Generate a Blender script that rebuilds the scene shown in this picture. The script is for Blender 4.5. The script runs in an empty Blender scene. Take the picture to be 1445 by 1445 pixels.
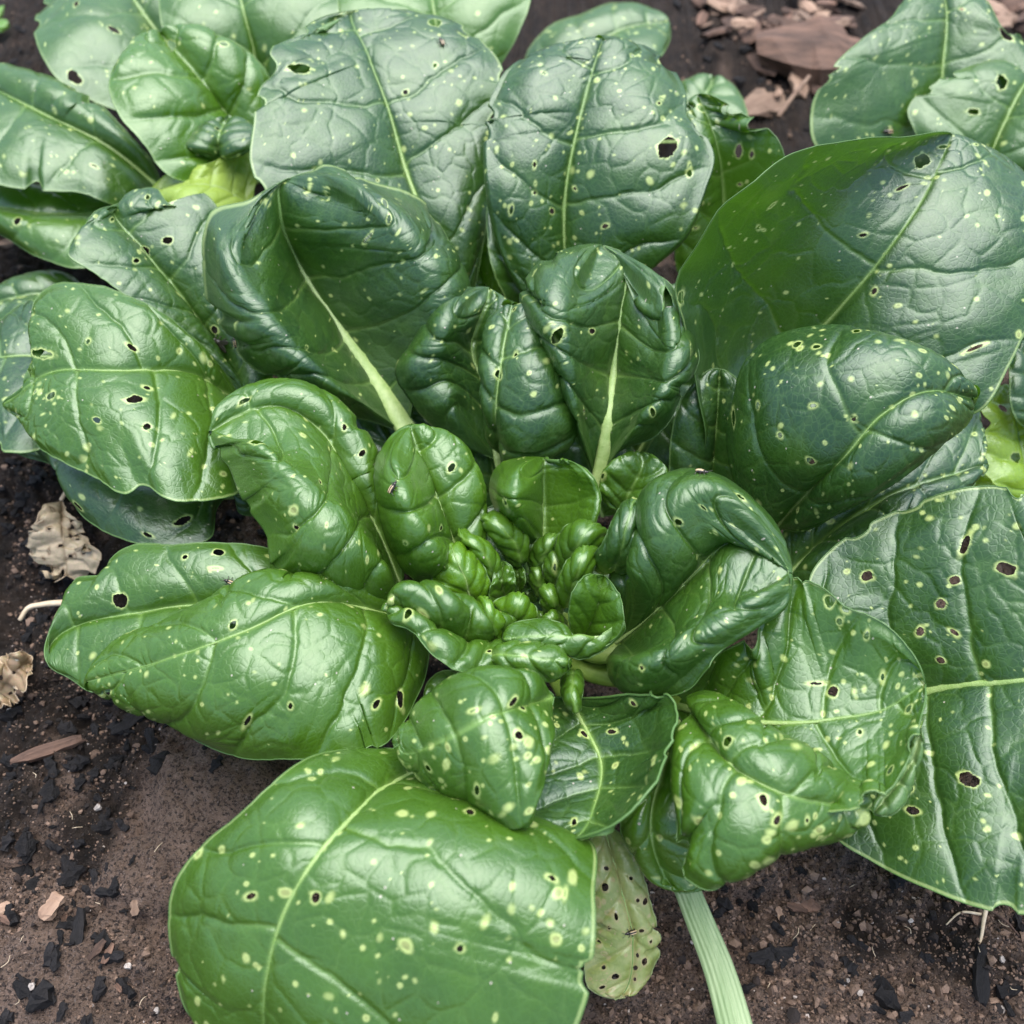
import bpy, math, random
import numpy as np
from mathutils import Vector

# ------------------------------------------------------------------ camera, sky, sun, exposure
SC = bpy.context.scene
COL = SC.collection
PITCH = math.radians(55.0)
CAM = np.array([0.0, -0.247, 0.412])
TANH = 0.5                                   # lens 36 mm on a 36 mm sensor
FWD = np.array([0, math.cos(PITCH), -math.sin(PITCH)])
UPV = np.array([0, math.sin(PITCH), math.cos(PITCH)])
RGT = np.array([1.0, 0, 0])
cam_d = bpy.data.cameras.new('camera')
cam_d.lens, cam_d.sensor_width = 36.0, 36.0
cam_d.clip_start, cam_d.clip_end = 0.01, 200.0
cam_d.dof.use_dof = True
cam_d.dof.focus_distance = 0.385
cam_d.dof.aperture_fstop = 10.0
cam = bpy.data.objects.new('camera', cam_d)
cam.location = CAM
cam.rotation_euler = (math.pi / 2 - PITCH, 0, 0)
COL.objects.link(cam)
SC.camera = cam

SUN_EL, SUN_AZ = math.radians(78), math.radians(15)      # azimuth measured from +Y towards +X
world = bpy.data.worlds.new('World')
SC.world = world
world.use_nodes = True
wn = world.node_tree
sky = wn.nodes.new('ShaderNodeTexSky')
sky.sky_type = 'NISHITA'
sky.sun_disc = False
sky.sun_elevation = SUN_EL
sky.sun_rotation = SUN_AZ
sky.air_density, sky.dust_density, sky.ozone_density = 1.0, 2.0, 1.0
bg = wn.nodes['Background']
wn.links.new(sky.outputs[0], bg.inputs[0])
bg.inputs[1].default_value = 0.062
sun_d = bpy.data.lights.new('sun', 'SUN')
sun_d.energy = 1.5
sun_d.angle = math.radians(70)
sun_d.color = (1.0, 0.97, 0.93)
sun = bpy.data.objects.new('sun', sun_d)
sun_dir = Vector((math.sin(SUN_AZ) * math.cos(SUN_EL), math.cos(SUN_AZ) * math.cos(SUN_EL), math.sin(SUN_EL)))
sun.rotation_euler = sun_dir.to_track_quat('Z', 'Y').to_euler()
sun.location = (0, 0, 3)
COL.objects.link(sun)
SC.view_settings.view_transform = 'Standard'
SC.view_settings.look = 'None'
SC.view_settings.exposure = 2.34
SC.view_settings.gamma = 1.0
SC.view_settings.use_curve_mapping = False
SC.cycles.max_bounces = 8
SC.cycles.transparent_max_bounces = 8

# ------------------------------------------------------------------ helpers
def ray(px, py):
    px, py = np.asarray(px, float), np.asarray(py, float)
    a = (px / 1445.0 - 0.5) * 2 * TANH
    b = (0.5 - py / 1445.0) * 2 * TANH
    return FWD + a[..., None] * RGT + b[..., None] * UPV

def at(px, py, z):
    """point on the camera ray through a photograph pixel at height z (metres)"""
    d = ray(px, py)
    s = (np.asarray(z, float) - CAM[2]) / d[..., 2]
    return CAM + d * s[..., None]

def hermite(p, q, t=None):
    p = np.asarray(p, float)
    if t is None:
        t = np.concatenate([[0], np.cumsum(np.maximum(np.linalg.norm(np.diff(p[:, :2], axis=0), axis=1), 1e-6))])
    n = len(p)
    m = np.zeros_like(p)
    d = np.diff(p, axis=0) / np.diff(t)[:, None]
    h = np.diff(t)
    m[0], m[-1] = d[0], d[-1]
    for i in range(1, n - 1):
        m[i] = (d[i - 1] * h[i] + d[i] * h[i - 1]) / (h[i] + h[i - 1])
    q = np.clip(np.asarray(q, float) * (t[-1] if q is not None else 1), 0, t[-1])
    k = np.clip(np.searchsorted(t, q, 'right') - 1, 0, n - 2)
    s = ((q - t[k]) / h[k])[:, None]
    hh = h[k][:, None]
    return ((2 * s**3 - 3 * s**2 + 1) * p[k] + (s**3 - 2 * s**2 + s) * hh * m[k]
            + (-2 * s**3 + 3 * s**2) * p[k + 1] + (s**3 - s**2) * hh * m[k + 1])

def prof(v, t):
    if np.isscalar(v):
        return np.full(len(t), float(v))
    v = np.asarray(v, float)
    x = np.linspace(0, 1, len(v))
    r = np.interp(t, x, v)
    return smooth1(r, max(1, len(t) // 14))

def smooth1(a, k):
    if k < 1:
        return a
    ker = np.hanning(2 * k + 3)[1:-1]
    ker /= ker.sum()
    pad = [(k, k)] + [(0, 0)] * (a.ndim - 1)
    b = np.pad(a, pad, mode='edge')
    if a.ndim == 1:
        return np.convolve(b, ker, 'valid')
    return np.stack([np.convolve(b[:, i], ker, 'valid') for i in range(a.shape[1])], 1)

def sstep(a, b, x):
    t = np.clip((x - a) / (b - a), 0, 1)
    return t * t * (3 - 2 * t)

def unit(v):
    return v / np.maximum(np.linalg.norm(v, axis=-1, keepdims=True), 1e-12)

def hash2(ix, iy, s):
    h = (ix.astype(np.int64) * 374761393 + iy.astype(np.int64) * 668265263 + s * 1442695041) & 0x7fffffff
    h = ((h ^ (h >> 13)) * 1274126177) & 0x7fffffff
    return ((h ^ (h >> 16)) & 0xffff) / 65535.0

def vnoise(x, y, s=0):
    x0, y0 = np.floor(x), np.floor(y)
    fx, fy = x - x0, y - y0
    fx, fy = fx * fx * (3 - 2 * fx), fy * fy * (3 - 2 * fy)
    a, b = hash2(x0, y0, s), hash2(x0 + 1, y0, s)
    c, d = hash2(x0, y0 + 1, s), hash2(x0 + 1, y0 + 1, s)
    return (a + (b - a) * fx) * (1 - fy) + (c + (d - c) * fx) * fy - 0.5

def fbm(x, y, s=0, o=4, g=0.5):
    r, a = 0, 1.0
    for k in range(o):
        r = r + a * vnoise(x * 2**k + 17.3 * k, y * 2**k - 9.1 * k, s + k)
        a *= g
    return r

def link(name, me, mats, parent=None):
    o = bpy.data.objects.new(name, me)
    COL.objects.link(o)
    for m in (mats if isinstance(mats, (list, tuple)) else [mats]):
        if me.materials.find(m.name) < 0:
            me.materials.append(m)
    if parent is not None:
        o.parent = parent
        o.matrix_parent_inverse = parent.matrix_world.inverted()
    return o

def make_mesh(name, V, Q, T=None, attrs=None, smooth=True):
    """numpy vertices, quads and triangles into a mesh"""
    me = bpy.data.meshes.new(name)
    nq = 0 if Q is None else len(Q)
    nt = 0 if T is None else len(T)
    me.vertices.add(len(V))
    me.vertices.foreach_set('co', np.ascontiguousarray(V, np.float32).ravel())
    loops = np.concatenate(([Q.ravel()] if nq else []) + ([T.ravel()] if nt else [])).astype(np.int32)
    me.loops.add(len(loops))
    me.loops.foreach_set('vertex_index', loops)
    me.polygons.add(nq + nt)
    st = np.concatenate([np.arange(nq) * 4, nq * 4 + np.arange(nt) * 3]).astype(np.int32)
    me.polygons.foreach_set('loop_start', st)
    me.polygons.foreach_set('use_smooth', np.full(nq + nt, smooth))
    for k, v in (attrs or {}).items():
        a = me.attributes.new(k, 'FLOAT', 'POINT')
        a.data.foreach_set('value', np.ascontiguousarray(v, np.float32))
    me.update(calc_edges=True)
    me.validate()
    return me

def tube(path, rad, side=8, flat=1.0, nrm=None):
    """tube along a path; flat < 1 squashes it along nrm"""
    path = np.asarray(path, float)
    n = len(path)
    rad = np.broadcast_to(np.asarray(rad, float), (n,))
    tan = unit(np.gradient(path, axis=0))
    if nrm is None:
        nrm = np.tile([0.13, 0.21, 0.97], (n, 1))
    b = unit(np.cross(tan, nrm))
    c = unit(np.cross(b, tan))
    a = np.linspace(0, 2 * math.pi, side, endpoint=False)
    V = (path[:, None] + rad[:, None, None] * (np.cos(a)[None, :, None] * b[:, None]
         + flat * np.sin(a)[None, :, None] * c[:, None])).reshape(-1, 3)
    i = np.arange(n - 1)[:, None] * side
    j = np.arange(side)[None]
    j2 = (j + 1) % side
    Q = np.stack([i + j, i + j2, i + side + j2, i + side + j], -1).reshape(-1, 4)
    return V, Q

def thing(name, label, cat, loc=(0, 0, 0), group=None):
    o = bpy.data.objects.new(name, None)
    o.empty_display_size = 0.02
    COL.objects.link(o)
    o.location = loc
    o['label'], o['category'] = label, cat
    if group:
        o['group'] = group
    bpy.context.view_layer.update()
    return o

def tag(o, label, cat, group=None):
    o['label'], o['category'] = label, cat
    if group:
        o['group'] = group
    return o

# ------------------------------------------------------------------ materials
def new_mat(name):
    m = bpy.data.materials.new(name)
    m.use_nodes = True
    nt = m.node_tree
    nt.nodes.clear()
    out = nt.nodes.new('ShaderNodeOutputMaterial')
    return m, nt, out

class NT:
    def __init__(s, nt): s.nt = nt
    def n(s, typ, ins=None, **kw):
        nd = s.nt.nodes.new(typ)
        for k, v in kw.items():
            setattr(nd, k, v)
        for k, v in (ins or {}).items():
            sock = nd.inputs[k]
            if isinstance(v, bpy.types.NodeSocket):
                s.nt.links.new(v, sock)
            else:
                sock.default_value = v
        return nd
    def attr(s, name):
        return s.n('ShaderNodeAttribute', attribute_name=name).outputs['Fac']
    def math(s, op, a, b=0.0, clamp=False):
        nd = s.n('ShaderNodeMath', {0: a, 1: b}, operation=op)
        nd.use_clamp = clamp
        return nd.outputs[0]
    def mix(s, f, a, b):
        nd = s.n('ShaderNodeMix', data_type='RGBA')
        for i, v in ((0, f), (6, a), (7, b)):
            if isinstance(v, bpy.types.NodeSocket):
                s.nt.links.new(v, nd.inputs[i])
            else:
                nd.inputs[i].default_value = v if i == 0 else (tuple(v) + (1,) if len(v) == 3 else v)
        return nd.outputs[2]
    def ramp(s, f, pts):
        nd = s.n('ShaderNodeValToRGB', {0: f})
        cr = nd.color_ramp
        while len(cr.elements) < len(pts):
            cr.elements.new(0.5)
        for e, (p, c) in zip(cr.elements, pts):
            e.position = p
            e.color = tuple(c) + (1,) if len(c) == 3 else c
        return nd.outputs[0]
    def noise(s, vec, scale, detail=3, rough=0.55):
        return s.n('ShaderNodeTexNoise', {'Vector': vec, 'Scale': scale, 'Detail': detail, 'Roughness': rough}).outputs['Fac']

def leaf_material(name, dark, light, back, trans, tw=0.22, rough=0.33, sick=0.0, mark=(0.37, 0.46, 0.15), rimc=(0.34, 0.44, 0.16)):
    m, nt, out = new_mat(name)
    N = NT(nt)
    vein, spot, tone, edge = (N.attr(a) for a in ('vein', 'spot', 'tone', 'edge'))
    lx, ly = N.attr('lx'), N.attr('ly')
    co = N.n('ShaderNodeCombineXYZ', {0: lx, 1: ly, 2: tone}).outputs[0]
    big = N.noise(co, 60.0, 3)
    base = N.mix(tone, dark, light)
    base = N.mix(N.math('MULTIPLY', N.math('SUBTRACT', big, 0.38), 0.55, True), base, light)
    # fine net of the smallest veins
    vor = N.n('ShaderNodeTexVoronoi', {'Vector': co, 'Scale': 420.0, 'Randomness': 1.0}, feature='DISTANCE_TO_EDGE').outputs['Distance']
    net = N.math('SUBTRACT', 1.0, N.math('MULTIPLY', vor, 9.0, True), True)
    base = N.mix(N.math('MULTIPLY', net, 0.22), base, (0.075, 0.17, 0.035))
    base = N.mix(vein, base, (0.16, 0.28, 0.06) if sum(mark) > 0.8 else mark)
    if sick > 0:
        sk = N.ramp(N.noise(co, 130.0, 4), [(0.42, (0, 0, 0)), (0.62, (1, 1, 1))])
        base = N.mix(N.math('MULTIPLY', sk, sick), base, (0.34, 0.36, 0.15))
    # feeding spots: pale halo, browner worn centre
    halo = N.ramp(spot, [(0.03, (0, 0, 0)), (0.6, (1, 1, 1))])
    base = N.mix(N.math('MULTIPLY', halo, 0.9), base, mark)
    cen = N.ramp(spot, [(0.80, (0, 0, 0)), (0.95, (1, 1, 1))])
    base = N.mix(N.math('MULTIPLY', cen, 0.75), base, (0.20, 0.22, 0.07))
    base = N.mix(N.math('MULTIPLY', edge, 0.85), base, rimc)
    # grit and dust specks splashed on the blade
    dv = N.n('ShaderNodeTexVoronoi', {'Vector': co, 'Scale': 330.0, 'Randomness': 1.0}, feature='F1')
    dk = N.math('MULTIPLY', N.math('LESS_THAN', dv.outputs['Distance'], 0.13), N.math('GREATER_THAN', N.n('ShaderNodeSeparateColor', {0: dv.outputs['Color']}).outputs[0], 0.93))
    base = N.mix(N.math('MULTIPLY', dk, 0.8), base, (0.40, 0.36, 0.30))
    geo = N.n('ShaderNodeNewGeometry')
    under = N.mix(vein, back, (0.36, 0.48, 0.20))
    colr = N.mix(geo.outputs['Backfacing'], base, under)
    # relief: fine net and grainy skin
    skin = N.noise(co, 2600.0, 2)
    h = N.math('ADD', N.math('MULTIPLY', N.math('MINIMUM', vor, 0.16), 0.9), N.math('MULTIPLY', skin, 0.05))
    bump = N.n('ShaderNodeBump', {'Strength': 0.36, 'Distance': 0.0010, 'Height': h}).outputs[0]
    rg = N.math('ADD', rough - 0.15, N.math('ADD', N.math('MULTIPLY', N.noise(co, 900.0, 3), 0.14), N.math('MULTIPLY', N.noise(co, 170.0, 4), 0.22)))
    rg = N.math('SUBTRACT', rg, N.math('MULTIPLY', tone, 0.13))
    rg = N.math('ADD', rg, N.math('MULTIPLY', geo.outputs['Backfacing'], 0.2))
    pb = N.n('ShaderNodeBsdfPrincipled', {'Base Color': colr, 'Roughness': rg, 'Normal': bump, 'IOR': 1.55, 'Coat Weight': 0.22, 'Coat Roughness': 0.22,
                                          'Specular IOR Level': 0.68, 'Specular Tint': (0.84, 1.0, 0.91, 1)})
    tcol = N.mix(N.math('MAXIMUM', halo, N.math('MULTIPLY', vein, 0.7)), trans, tuple(1.4 * c for c in mark))
    tb = N.n('ShaderNodeBsdfTranslucent', {'Color': tcol, 'Normal': bump})
    mx = N.n('ShaderNodeMixShader', {0: tw, 1: pb.outputs[0], 2: tb.outputs[0]})
    nt.links.new(mx.outputs[0], out.inputs[0])
    return m

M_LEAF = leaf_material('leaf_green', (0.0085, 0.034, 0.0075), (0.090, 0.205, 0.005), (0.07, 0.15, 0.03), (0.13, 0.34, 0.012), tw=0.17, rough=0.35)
M_OLD = leaf_material('leaf_old', (0.15, 0.22, 0.045), (0.24, 0.28, 0.07), (0.2, 0.25, 0.1), (0.3, 0.4, 0.05), sick=0.75, rough=0.5, mark=(0.34, 0.29, 0.13), rimc=(0.38, 0.36, 0.15))
M_YEL = leaf_material('leaf_lettuce', (0.20, 0.34, 0.03), (0.26, 0.40, 0.04), (0.28, 0.40, 0.06), (0.50, 0.70, 0.04), tw=0.4)
M_DRY = leaf_material('leaf_dry', (0.44, 0.345, 0.235), (0.22, 0.14, 0.08), (0.4, 0.3, 0.2), (0.4, 0.3, 0.15), tw=0.1, rough=0.7, mark=(0.15, 0.09, 0.045), rimc=(0.30, 0.22, 0.13))

def simple(name, c1, c2, scale, rough=0.7, bump=0.0, bscale=None, spec=0.4, stretch=(1, 1, 1), shade=False, gen=True):
    m, nt, out = new_mat(name)
    N = NT(nt)
    tc = N.n('ShaderNodeTexCoord')
    mp = N.n('ShaderNodeMapping', {0: tc.outputs['Object' if gen else 'Generated'], 3: stretch}).outputs[0]
    f = N.noise(mp, scale, 5, 0.6)
    col = N.ramp(f, [(0.3, c1), (0.7, c2)])
    if shade:
        info = N.n('ShaderNodeObjectInfo').outputs['Random']
        hs = N.n('ShaderNodeHueSaturation', {'Color': col, 'Value': N.math('ADD', 0.6, N.math('MULTIPLY', info, 0.8))})
        col = hs.outputs[0]
    pb = N.n('ShaderNodeBsdfPrincipled', {'Base Color': col, 'Roughness': rough, 'Specular IOR Level': spec})
    if bump > 0:
        hh = N.noise(mp, bscale or scale * 3, 5, 0.65)
        b = N.n('ShaderNodeBump', {'Strength': bump, 'Distance': 0.001, 'Height': hh})
        nt.links.new(b.outputs[0], pb.inputs['Normal'])
    nt.links.new(pb.outputs[0], out.inputs[0])
    return m

def rib_material():
    m, nt, out = new_mat('midrib_pale')
    N = NT(nt)
    tc = N.n('ShaderNodeTexCoord').outputs['Object']
    pale = N.ramp(N.noise(tc, 300, 5, 0.6), [(0.3, (0.20, 0.31, 0.08)), (0.7, (0.32, 0.42, 0.16))])
    col = N.mix(N.math('POWER', N.attr('fade'), 0.8), (0.06, 0.15, 0.02), pale)
    b = N.n('ShaderNodeBump', {'Strength': 0.3, 'Distance': 0.001, 'Height': N.noise(tc, 1500, 4)}).outputs[0]
    pb = N.n('ShaderNodeBsdfPrincipled', {'Base Color': col, 'Roughness': 0.42, 'Normal': b, 'Specular IOR Level': 0.5})
    nt.links.new(pb.outputs[0], out.inputs[0])
    return m
M_RIB = rib_material()
M_STALK = simple('stalk_green', (0.15, 0.235, 0.10), (0.26, 0.34, 0.18), 200, 0.5, 0.3, 900, stretch=(1, 0.06, 1))
M_PET = simple('petiole_pale', (0.10, 0.18, 0.02), (0.19, 0.27, 0.05), 120, 0.4, 0.3, 700, stretch=(1, 1, 1))
M_CHAR = simple('charcoal', (0.004, 0.004, 0.005), (0.015, 0.0135, 0.014), 200, 0.75, 1.0, 900, spec=0.22, stretch=(0.25, 1, 1), shade=True)
M_BARK = simple('bark_brown', (0.035, 0.020, 0.014), (0.14, 0.080, 0.055), 160, 0.8, 0.8, 600, stretch=(0.2, 1, 1), shade=True)
M_PALEW = simple('wood_pale', (0.12, 0.070, 0.046), (0.25, 0.170, 0.120), 160, 0.75, 0.6, 600, stretch=(0.2, 1, 1), shade=True)
M_STONE = simple('pebble_pale', (0.20, 0.17, 0.15), (0.40, 0.36, 0.33), 300, 0.6, 0.4, 900, shade=True)
M_CLOD = simple('clod_soil', (0.055, 0.036, 0.026), (0.125, 0.084, 0.062), 240, 0.95, 1.0, 1400, spec=0.2)
M_BUG = simple('insect_dark', (0.008, 0.007, 0.006), (0.03, 0.024, 0.018), 500, 0.3, spec=0.6)
M_BUGP = simple('insect_stripe', (0.42, 0.30, 0.16), (0.52, 0.40, 0.24), 500, 0.35, spec=0.6)
M_ROOT = simple('root_pale', (0.40, 0.31, 0.20), (0.58, 0.48, 0.35), 300, 0.7, 0.3, 900)

# ------------------------------------------------------------------ ground sheet
GX0, GX1, GY0, GY1 = -0.36, 0.42, -0.21, 0.30
def axis(lo, hi, step, far):
    inner = np.arange(lo, hi, step)
    a, b, s = [], [], step
    x = lo
    while x > -far:
        s *= 1.22; x -= s; a.append(x)
    s, x = step, inner[-1]
    while x < far:
        s *= 1.22; x += s; b.append(x)
    return np.concatenate([a[::-1], inner, b])

CLODS = [(300, 1120, 0.036, 0.016), (235, 1215, 0.028, 0.009), (60, 1400, 0.030, 0.005), (350, 1050, 0.026, 0.010)]
CL3 = [(at(a, b, 0.0)[:2], r, h) for a, b, r, h in CLODS]

def ground_h(x, y):
    h = 0.014 * fbm(x * 9, y * 9, 3, 3) + 0.012 * fbm(x * 48, y * 48, 11, 4, 0.6)
    rough = np.ones_like(x)
    add = 0
    for (c, r, hh) in CL3:
        d = np.hypot(x - c[0] + 0.012 * vnoise(x * 60, y * 60, 31), (y - c[1]) * 1.15 + 0.012 * vnoise(x * 60, y * 60, 37)) / r
        w = 1 - sstep(0.55, 1.15, d)
        add = np.maximum(add, hh * w * (1 - 0.35 * d * d))
        rough = np.minimum(rough, 1 - 0.6 * w)
    f = np.abs(fbm(x * 170, y * 170, 21, 3, 0.6))
    h = h * rough + add + (0.25 + 0.75 * rough) * (0.0042 * (0.5 - f) + 0.0032 * fbm(x * 330, y * 330, 5, 2, 0.8))
    return h * np.exp(-np.maximum(np.hypot(x, y) - 3, 0) / 4)

def build_ground():
    xs, ys = axis(GX0, GX1, 0.0011, 40), axis(GY0, GY1, 0.0011, 40)
    X, Y = np.meshgrid(xs, ys)
    Z = ground_h(X, Y)
    V = np.stack([X, Y, Z], -1).reshape(-1, 3)
    n, m = X.shape
    i = np.arange(n - 1)[:, None] * m + np.arange(m - 1)[None]
    Q = np.stack([i, i + 1, i + m + 1, i + m], -1).reshape(-1, 4)
    # dry crumbly loam against darker moist compost: a real change of soil, by place
    px = 720 + 2600 * X
    comp = sstep(0.06, 0.30, fbm(X * 26, Y * 26, 77, 3) + 0.55 * sstep(0.10, 0.24, -X) * sstep(-0.19, -0.10, Y) + 0.75 * sstep(0.12, 0.25, Y) - 0.05)
    for (c, r, hh) in CL3:
        comp = comp * sstep(0.7, 1.2, np.hypot(X - c[0], Y - c[1]) / r)
    me = make_mesh('soil', V, Q, None, {'comp': comp.ravel()})
    m_, nt, out = new_mat('soil')
    N = NT(nt)
    tc = N.n('ShaderNodeTexCoord').outputs['Object']
    c = N.attr('comp')
    n1 = N.noise(tc, 90, 6, 0.6)
    n2 = N.noise(tc, 700, 5, 0.7)
    loam = N.ramp(n1, [(0.3, (0.155, 0.102, 0.073)), (0.7, (0.315, 0.218, 0.166))])
    n3 = N.noise(tc, 1500, 3, 0.75)
    loam = N.mix(N.ramp(n2, [(0.40, (1, 1, 1)), (0.54, (0, 0, 0))]), loam, (0.030, 0.020, 0.017))  # pits of the grain tinted dark, crevice shade put into the colour
    loam = N.mix(N.ramp(n3, [(0.56, (0, 0, 0)), (0.70, (1, 1, 1))]), loam, (0.36, 0.28, 0.24))
    dark = N.ramp(n1, [(0.3, (0.010, 0.008, 0.007)), (0.7, (0.050, 0.033, 0.024))])
    cm = N.math('ADD', c, N.math('MULTIPLY', N.math('SUBTRACT', n2, 0.5), 0.9), True)
    col = N.mix(cm, loam, dark)
    grit = N.n('ShaderNodeTexVoronoi', {'Vector': tc, 'Scale': 900.0}, feature='F1')
    g = N.math('MULTIPLY', N.math('LESS_THAN', grit.outputs['Distance'], 0.28),
               N.math('GREATER_THAN', N.n('ShaderNodeSeparateColor', {0: grit.outputs['Color']}).outputs[0], 0.86))
    col = N.mix(N.math('MULTIPLY', g, 0.5), col, (0.30, 0.25, 0.22))
    h = N.math('ADD', N.noise(tc, 380, 7, 0.75), N.math('MULTIPLY', N.math('ADD', n2, n3), 0.4))
    b = N.n('ShaderNodeBump', {'Strength': 1.0, 'Distance': 0.0075, 'Height': h}).outputs[0]
    pb = N.n('ShaderNodeBsdfPrincipled', {'Base Color': col, 'Roughness': 0.88, 'Normal': b, 'Specular IOR Level': 0.3})
    nt.links.new(pb.outputs[0], out.inputs[0])
    o = link('soil', me, m_)
    o['kind'] = 'structure'
    return o
build_ground()

# ------------------------------------------------------------------ leaves
RNG = np.random.default_rng(7)
LEAF_ID = [0]

def build_leaf(parent, mid, L, R, tip=None, dl=0, dr=0, bl=3, br=3, lr=None, rr=None, roll=(0, 0), pk=1.2, nv=5,
               spots=0, hr=0, holes=(), tone=0.2, rib=2.0, pet=None, crown=None, ruf=1.0, jag=2.0, under=False,
               mat=None, cell=2.0, spot_r=(0.8, 1.9), rim=0.25, label=None, vstr=1.0, name='leaf', dome=0.0, val=3.0, ribpow=1.5, wav=None, bites=None):
    LEAF_ID[0] += 1
    sid = LEAF_ID[0]
    rng = np.random.default_rng(1000 + sid)
    mat = mat or M_LEAF
    mid = np.asarray(mid, float)
    B, T = mid[0, :2], mid[-1, :2] if tip is None else np.asarray(tip, float)
    L, R = np.asarray(L, float), np.asarray(R, float)
    if tip is not None:
        mid = np.vstack([mid, [tip[0], tip[1], mid[-1, 2]]]) if np.hypot(*(mid[-1, :2] - T)) > 4 else np.vstack([mid[:-1], [tip[0], tip[1], mid[-1, 2]]])
    O = np.vstack([B, L, T, R[::-1], B])
    ch = np.concatenate([[0], np.cumsum(np.linalg.norm(np.diff(O, axis=0), axis=1))])
    cT, cE = ch[len(L) + 1], ch[-1]
    lenL, lenR = cT, cE - cT
    nr = int(np.clip(max(lenL, lenR) / cell, 16, 330))
    t = np.linspace(0.004, 0.998, nr)
    El2 = hermite(O, (t * cT) / cE)
    Er2 = hermite(O, (cE - t * (cE - cT)) / cE)
    # irregular margin
    fj = sstep(0, 0.1, t) * (1 - t**10)
    def jit(s):
        return (vnoise(t * 26 + s * 7.7, t * 0 + 3.1 * sid, s) * 0.7 + vnoise(t * 70, t * 0 + sid, s + 5) * 0.35) * jag * fj
    M0 = hermite(mid, t)
    nb = bites if bites is not None else (3 if spots >= 20 else 0)
    def bite():
        v = np.zeros(nr)
        for _ in range(nb):
            c, w, dp = rng.uniform(0.3, 0.93), rng.uniform(0.010, 0.028), rng.uniform(5, 14)
            v -= dp * np.sqrt(np.clip(1 - ((t - c) / w)**2, 0, 1))
        return v
    outl = unit(El2 - M0[:, :2]); outr = unit(Er2 - M0[:, :2])
    El2 = El2 + outl * (jit(1) + bite())[:, None]
    Er2 = Er2 + outr * (jit(2) + bite())[:, None]
    # parameter along the midrib that matches each row
    ax = T - B
    pj = 0.5 * (((El2 - B) @ ax) + ((Er2 - B) @ ax)) / (ax @ ax)
    m = 0.5 * np.clip(pj, 0, 1) + 0.5 * np.sin(t * math.pi / 2)
    m = np.maximum.accumulate(m) + 0.03 * t
    m = smooth1(m, max(2, nr // 20))
    m = (m - m[0]) / (m[-1] - m[0])
    m = 0.004 + 0.994 * m
    Mp = hermite(mid, m)
    zM = Mp[:, 2] / 1000
    fz = sstep(0.0, 0.18, t) * np.sqrt(np.clip(1 - t**7, 0, 1))
    zl = zM + (prof(dl, t) * fz + ruf * fz * vnoise(t * 9, t * 0 + sid * 1.7, 9) * 2) / 1000
    zr = zM + (prof(dr, t) * fz + ruf * fz * vnoise(t * 9 + 50, t * 0 + sid * 2.3, 8) * 2) / 1000
    M3 = at(Mp[:, 0], Mp[:, 1], zM)
    L3 = at(El2[:, 0], El2[:, 1], np.maximum(zl, 0.004))
    R3 = at(Er2[:, 0], Er2[:, 1], np.maximum(zr, 0.004))
    dM = np.gradient(M3, axis=0)
    W = L3 - R3
    Nr = np.cross(dM, W)
    sgn = np.sign(np.sum(Nr * (CAM - M3)))
    Nr = smooth1(unit(Nr) * sgn, max(2, nr // 14)); Nr = unit(Nr)
    Nl = unit(smooth1(unit(np.cross(dM, L3 - M3)) * sgn, max(2, nr // 14)) + 0.6 * Nr)
    Nrt = unit(smooth1(unit(np.cross(dM, M3 - R3)) * sgn, max(2, nr // 14)) + 0.6 * Nr)
    wl = np.max(np.linalg.norm(El2 - Mp[:, :2], axis=1)); wr = np.max(np.linalg.norm(Er2 - Mp[:, :2], axis=1))
    nl = int(np.clip(wl / cell, 5, 190)); nrr = int(np.clip(wr / cell, 5, 190))
    RK = 7
    def half(E, Nh, n, b, ridge, rl):
        u = np.linspace(0, 1, n + 1)
        if ridge is None:
            base = M3[:, None] + (E - M3)[:, None] * u[None, :, None]
        else:
            rg = np.asarray(ridge, float)
            rp = hermite(rg, t)
            r3 = at(rp[:, 0], rp[:, 1], rp[:, 2] / 1000)
            w = (sstep(0, 0.12, t) * (1 - sstep(0.9, 1.0, t)))[:, None]
            r3 = r3 * w + (0.5 * (M3 + E)) * (1 - w)
            # quadratic through M (0), ridge (0.5), E (1)
            a0 = (2 * (u - 0.5) * (u - 1))[None, :, None]
            a1 = (-4 * u * (u - 1))[None, :, None]
            a2 = (2 * u * (u - 0.5))[None, :, None]
            base = M3[:, None] * a0 + r3[:, None] * a1 + E[:, None] * a2
            vs = np.where(u < 0.5, -np.sin(2 * math.pi * u), 0.5 * np.sin(2 * math.pi * (u - 0.5)))
            base = base + Nh[:, None] * ((val / 1000 * w) * vs[None])[..., None]
        sh = np.sin(math.pi * u**0.85)
        amp = prof(b, t) * sstep(0, 0.15, t) * np.sqrt(np.clip(1 - t**5, 0, 1)) / 1000
        base = base + Nh[:, None] * (amp[:, None] * sh[None])[..., None]
        if dome:
            am2 = dome / 1000 * sstep(0, 0.25, t) * np.sqrt(np.clip(1 - t**3, 0, 1))
            base = base + Nr[:, None] * (am2[:, None] * (1 - np.abs(u[None])**2.2))[..., None]
        if rl > 0:
            out = unit(base[:, -1] - base[:, -3])
            te = unit(np.gradient(E, axis=0))
            oo = unit(np.cross(te, Nh)); oo *= np.sign(np.sum(oo * (E - M3), axis=1))[:, None]
            wt = sstep(0.80, 0.97, t)[:, None]
            out = unit(out * (1 - wt) + oo * wt)
            nn = unit(Nh - out * np.sum(Nh * out, axis=1)[:, None])
            a = np.linspace(0, math.radians(165), RK + 1)[1:]
            rad = (rl / 1000 * sstep(0.02, 0.2, t) * (0.75 + 0.5 * (vnoise(t * 6, t * 0 + sid, 4) + 0.5)))[:, None, None]
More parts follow.
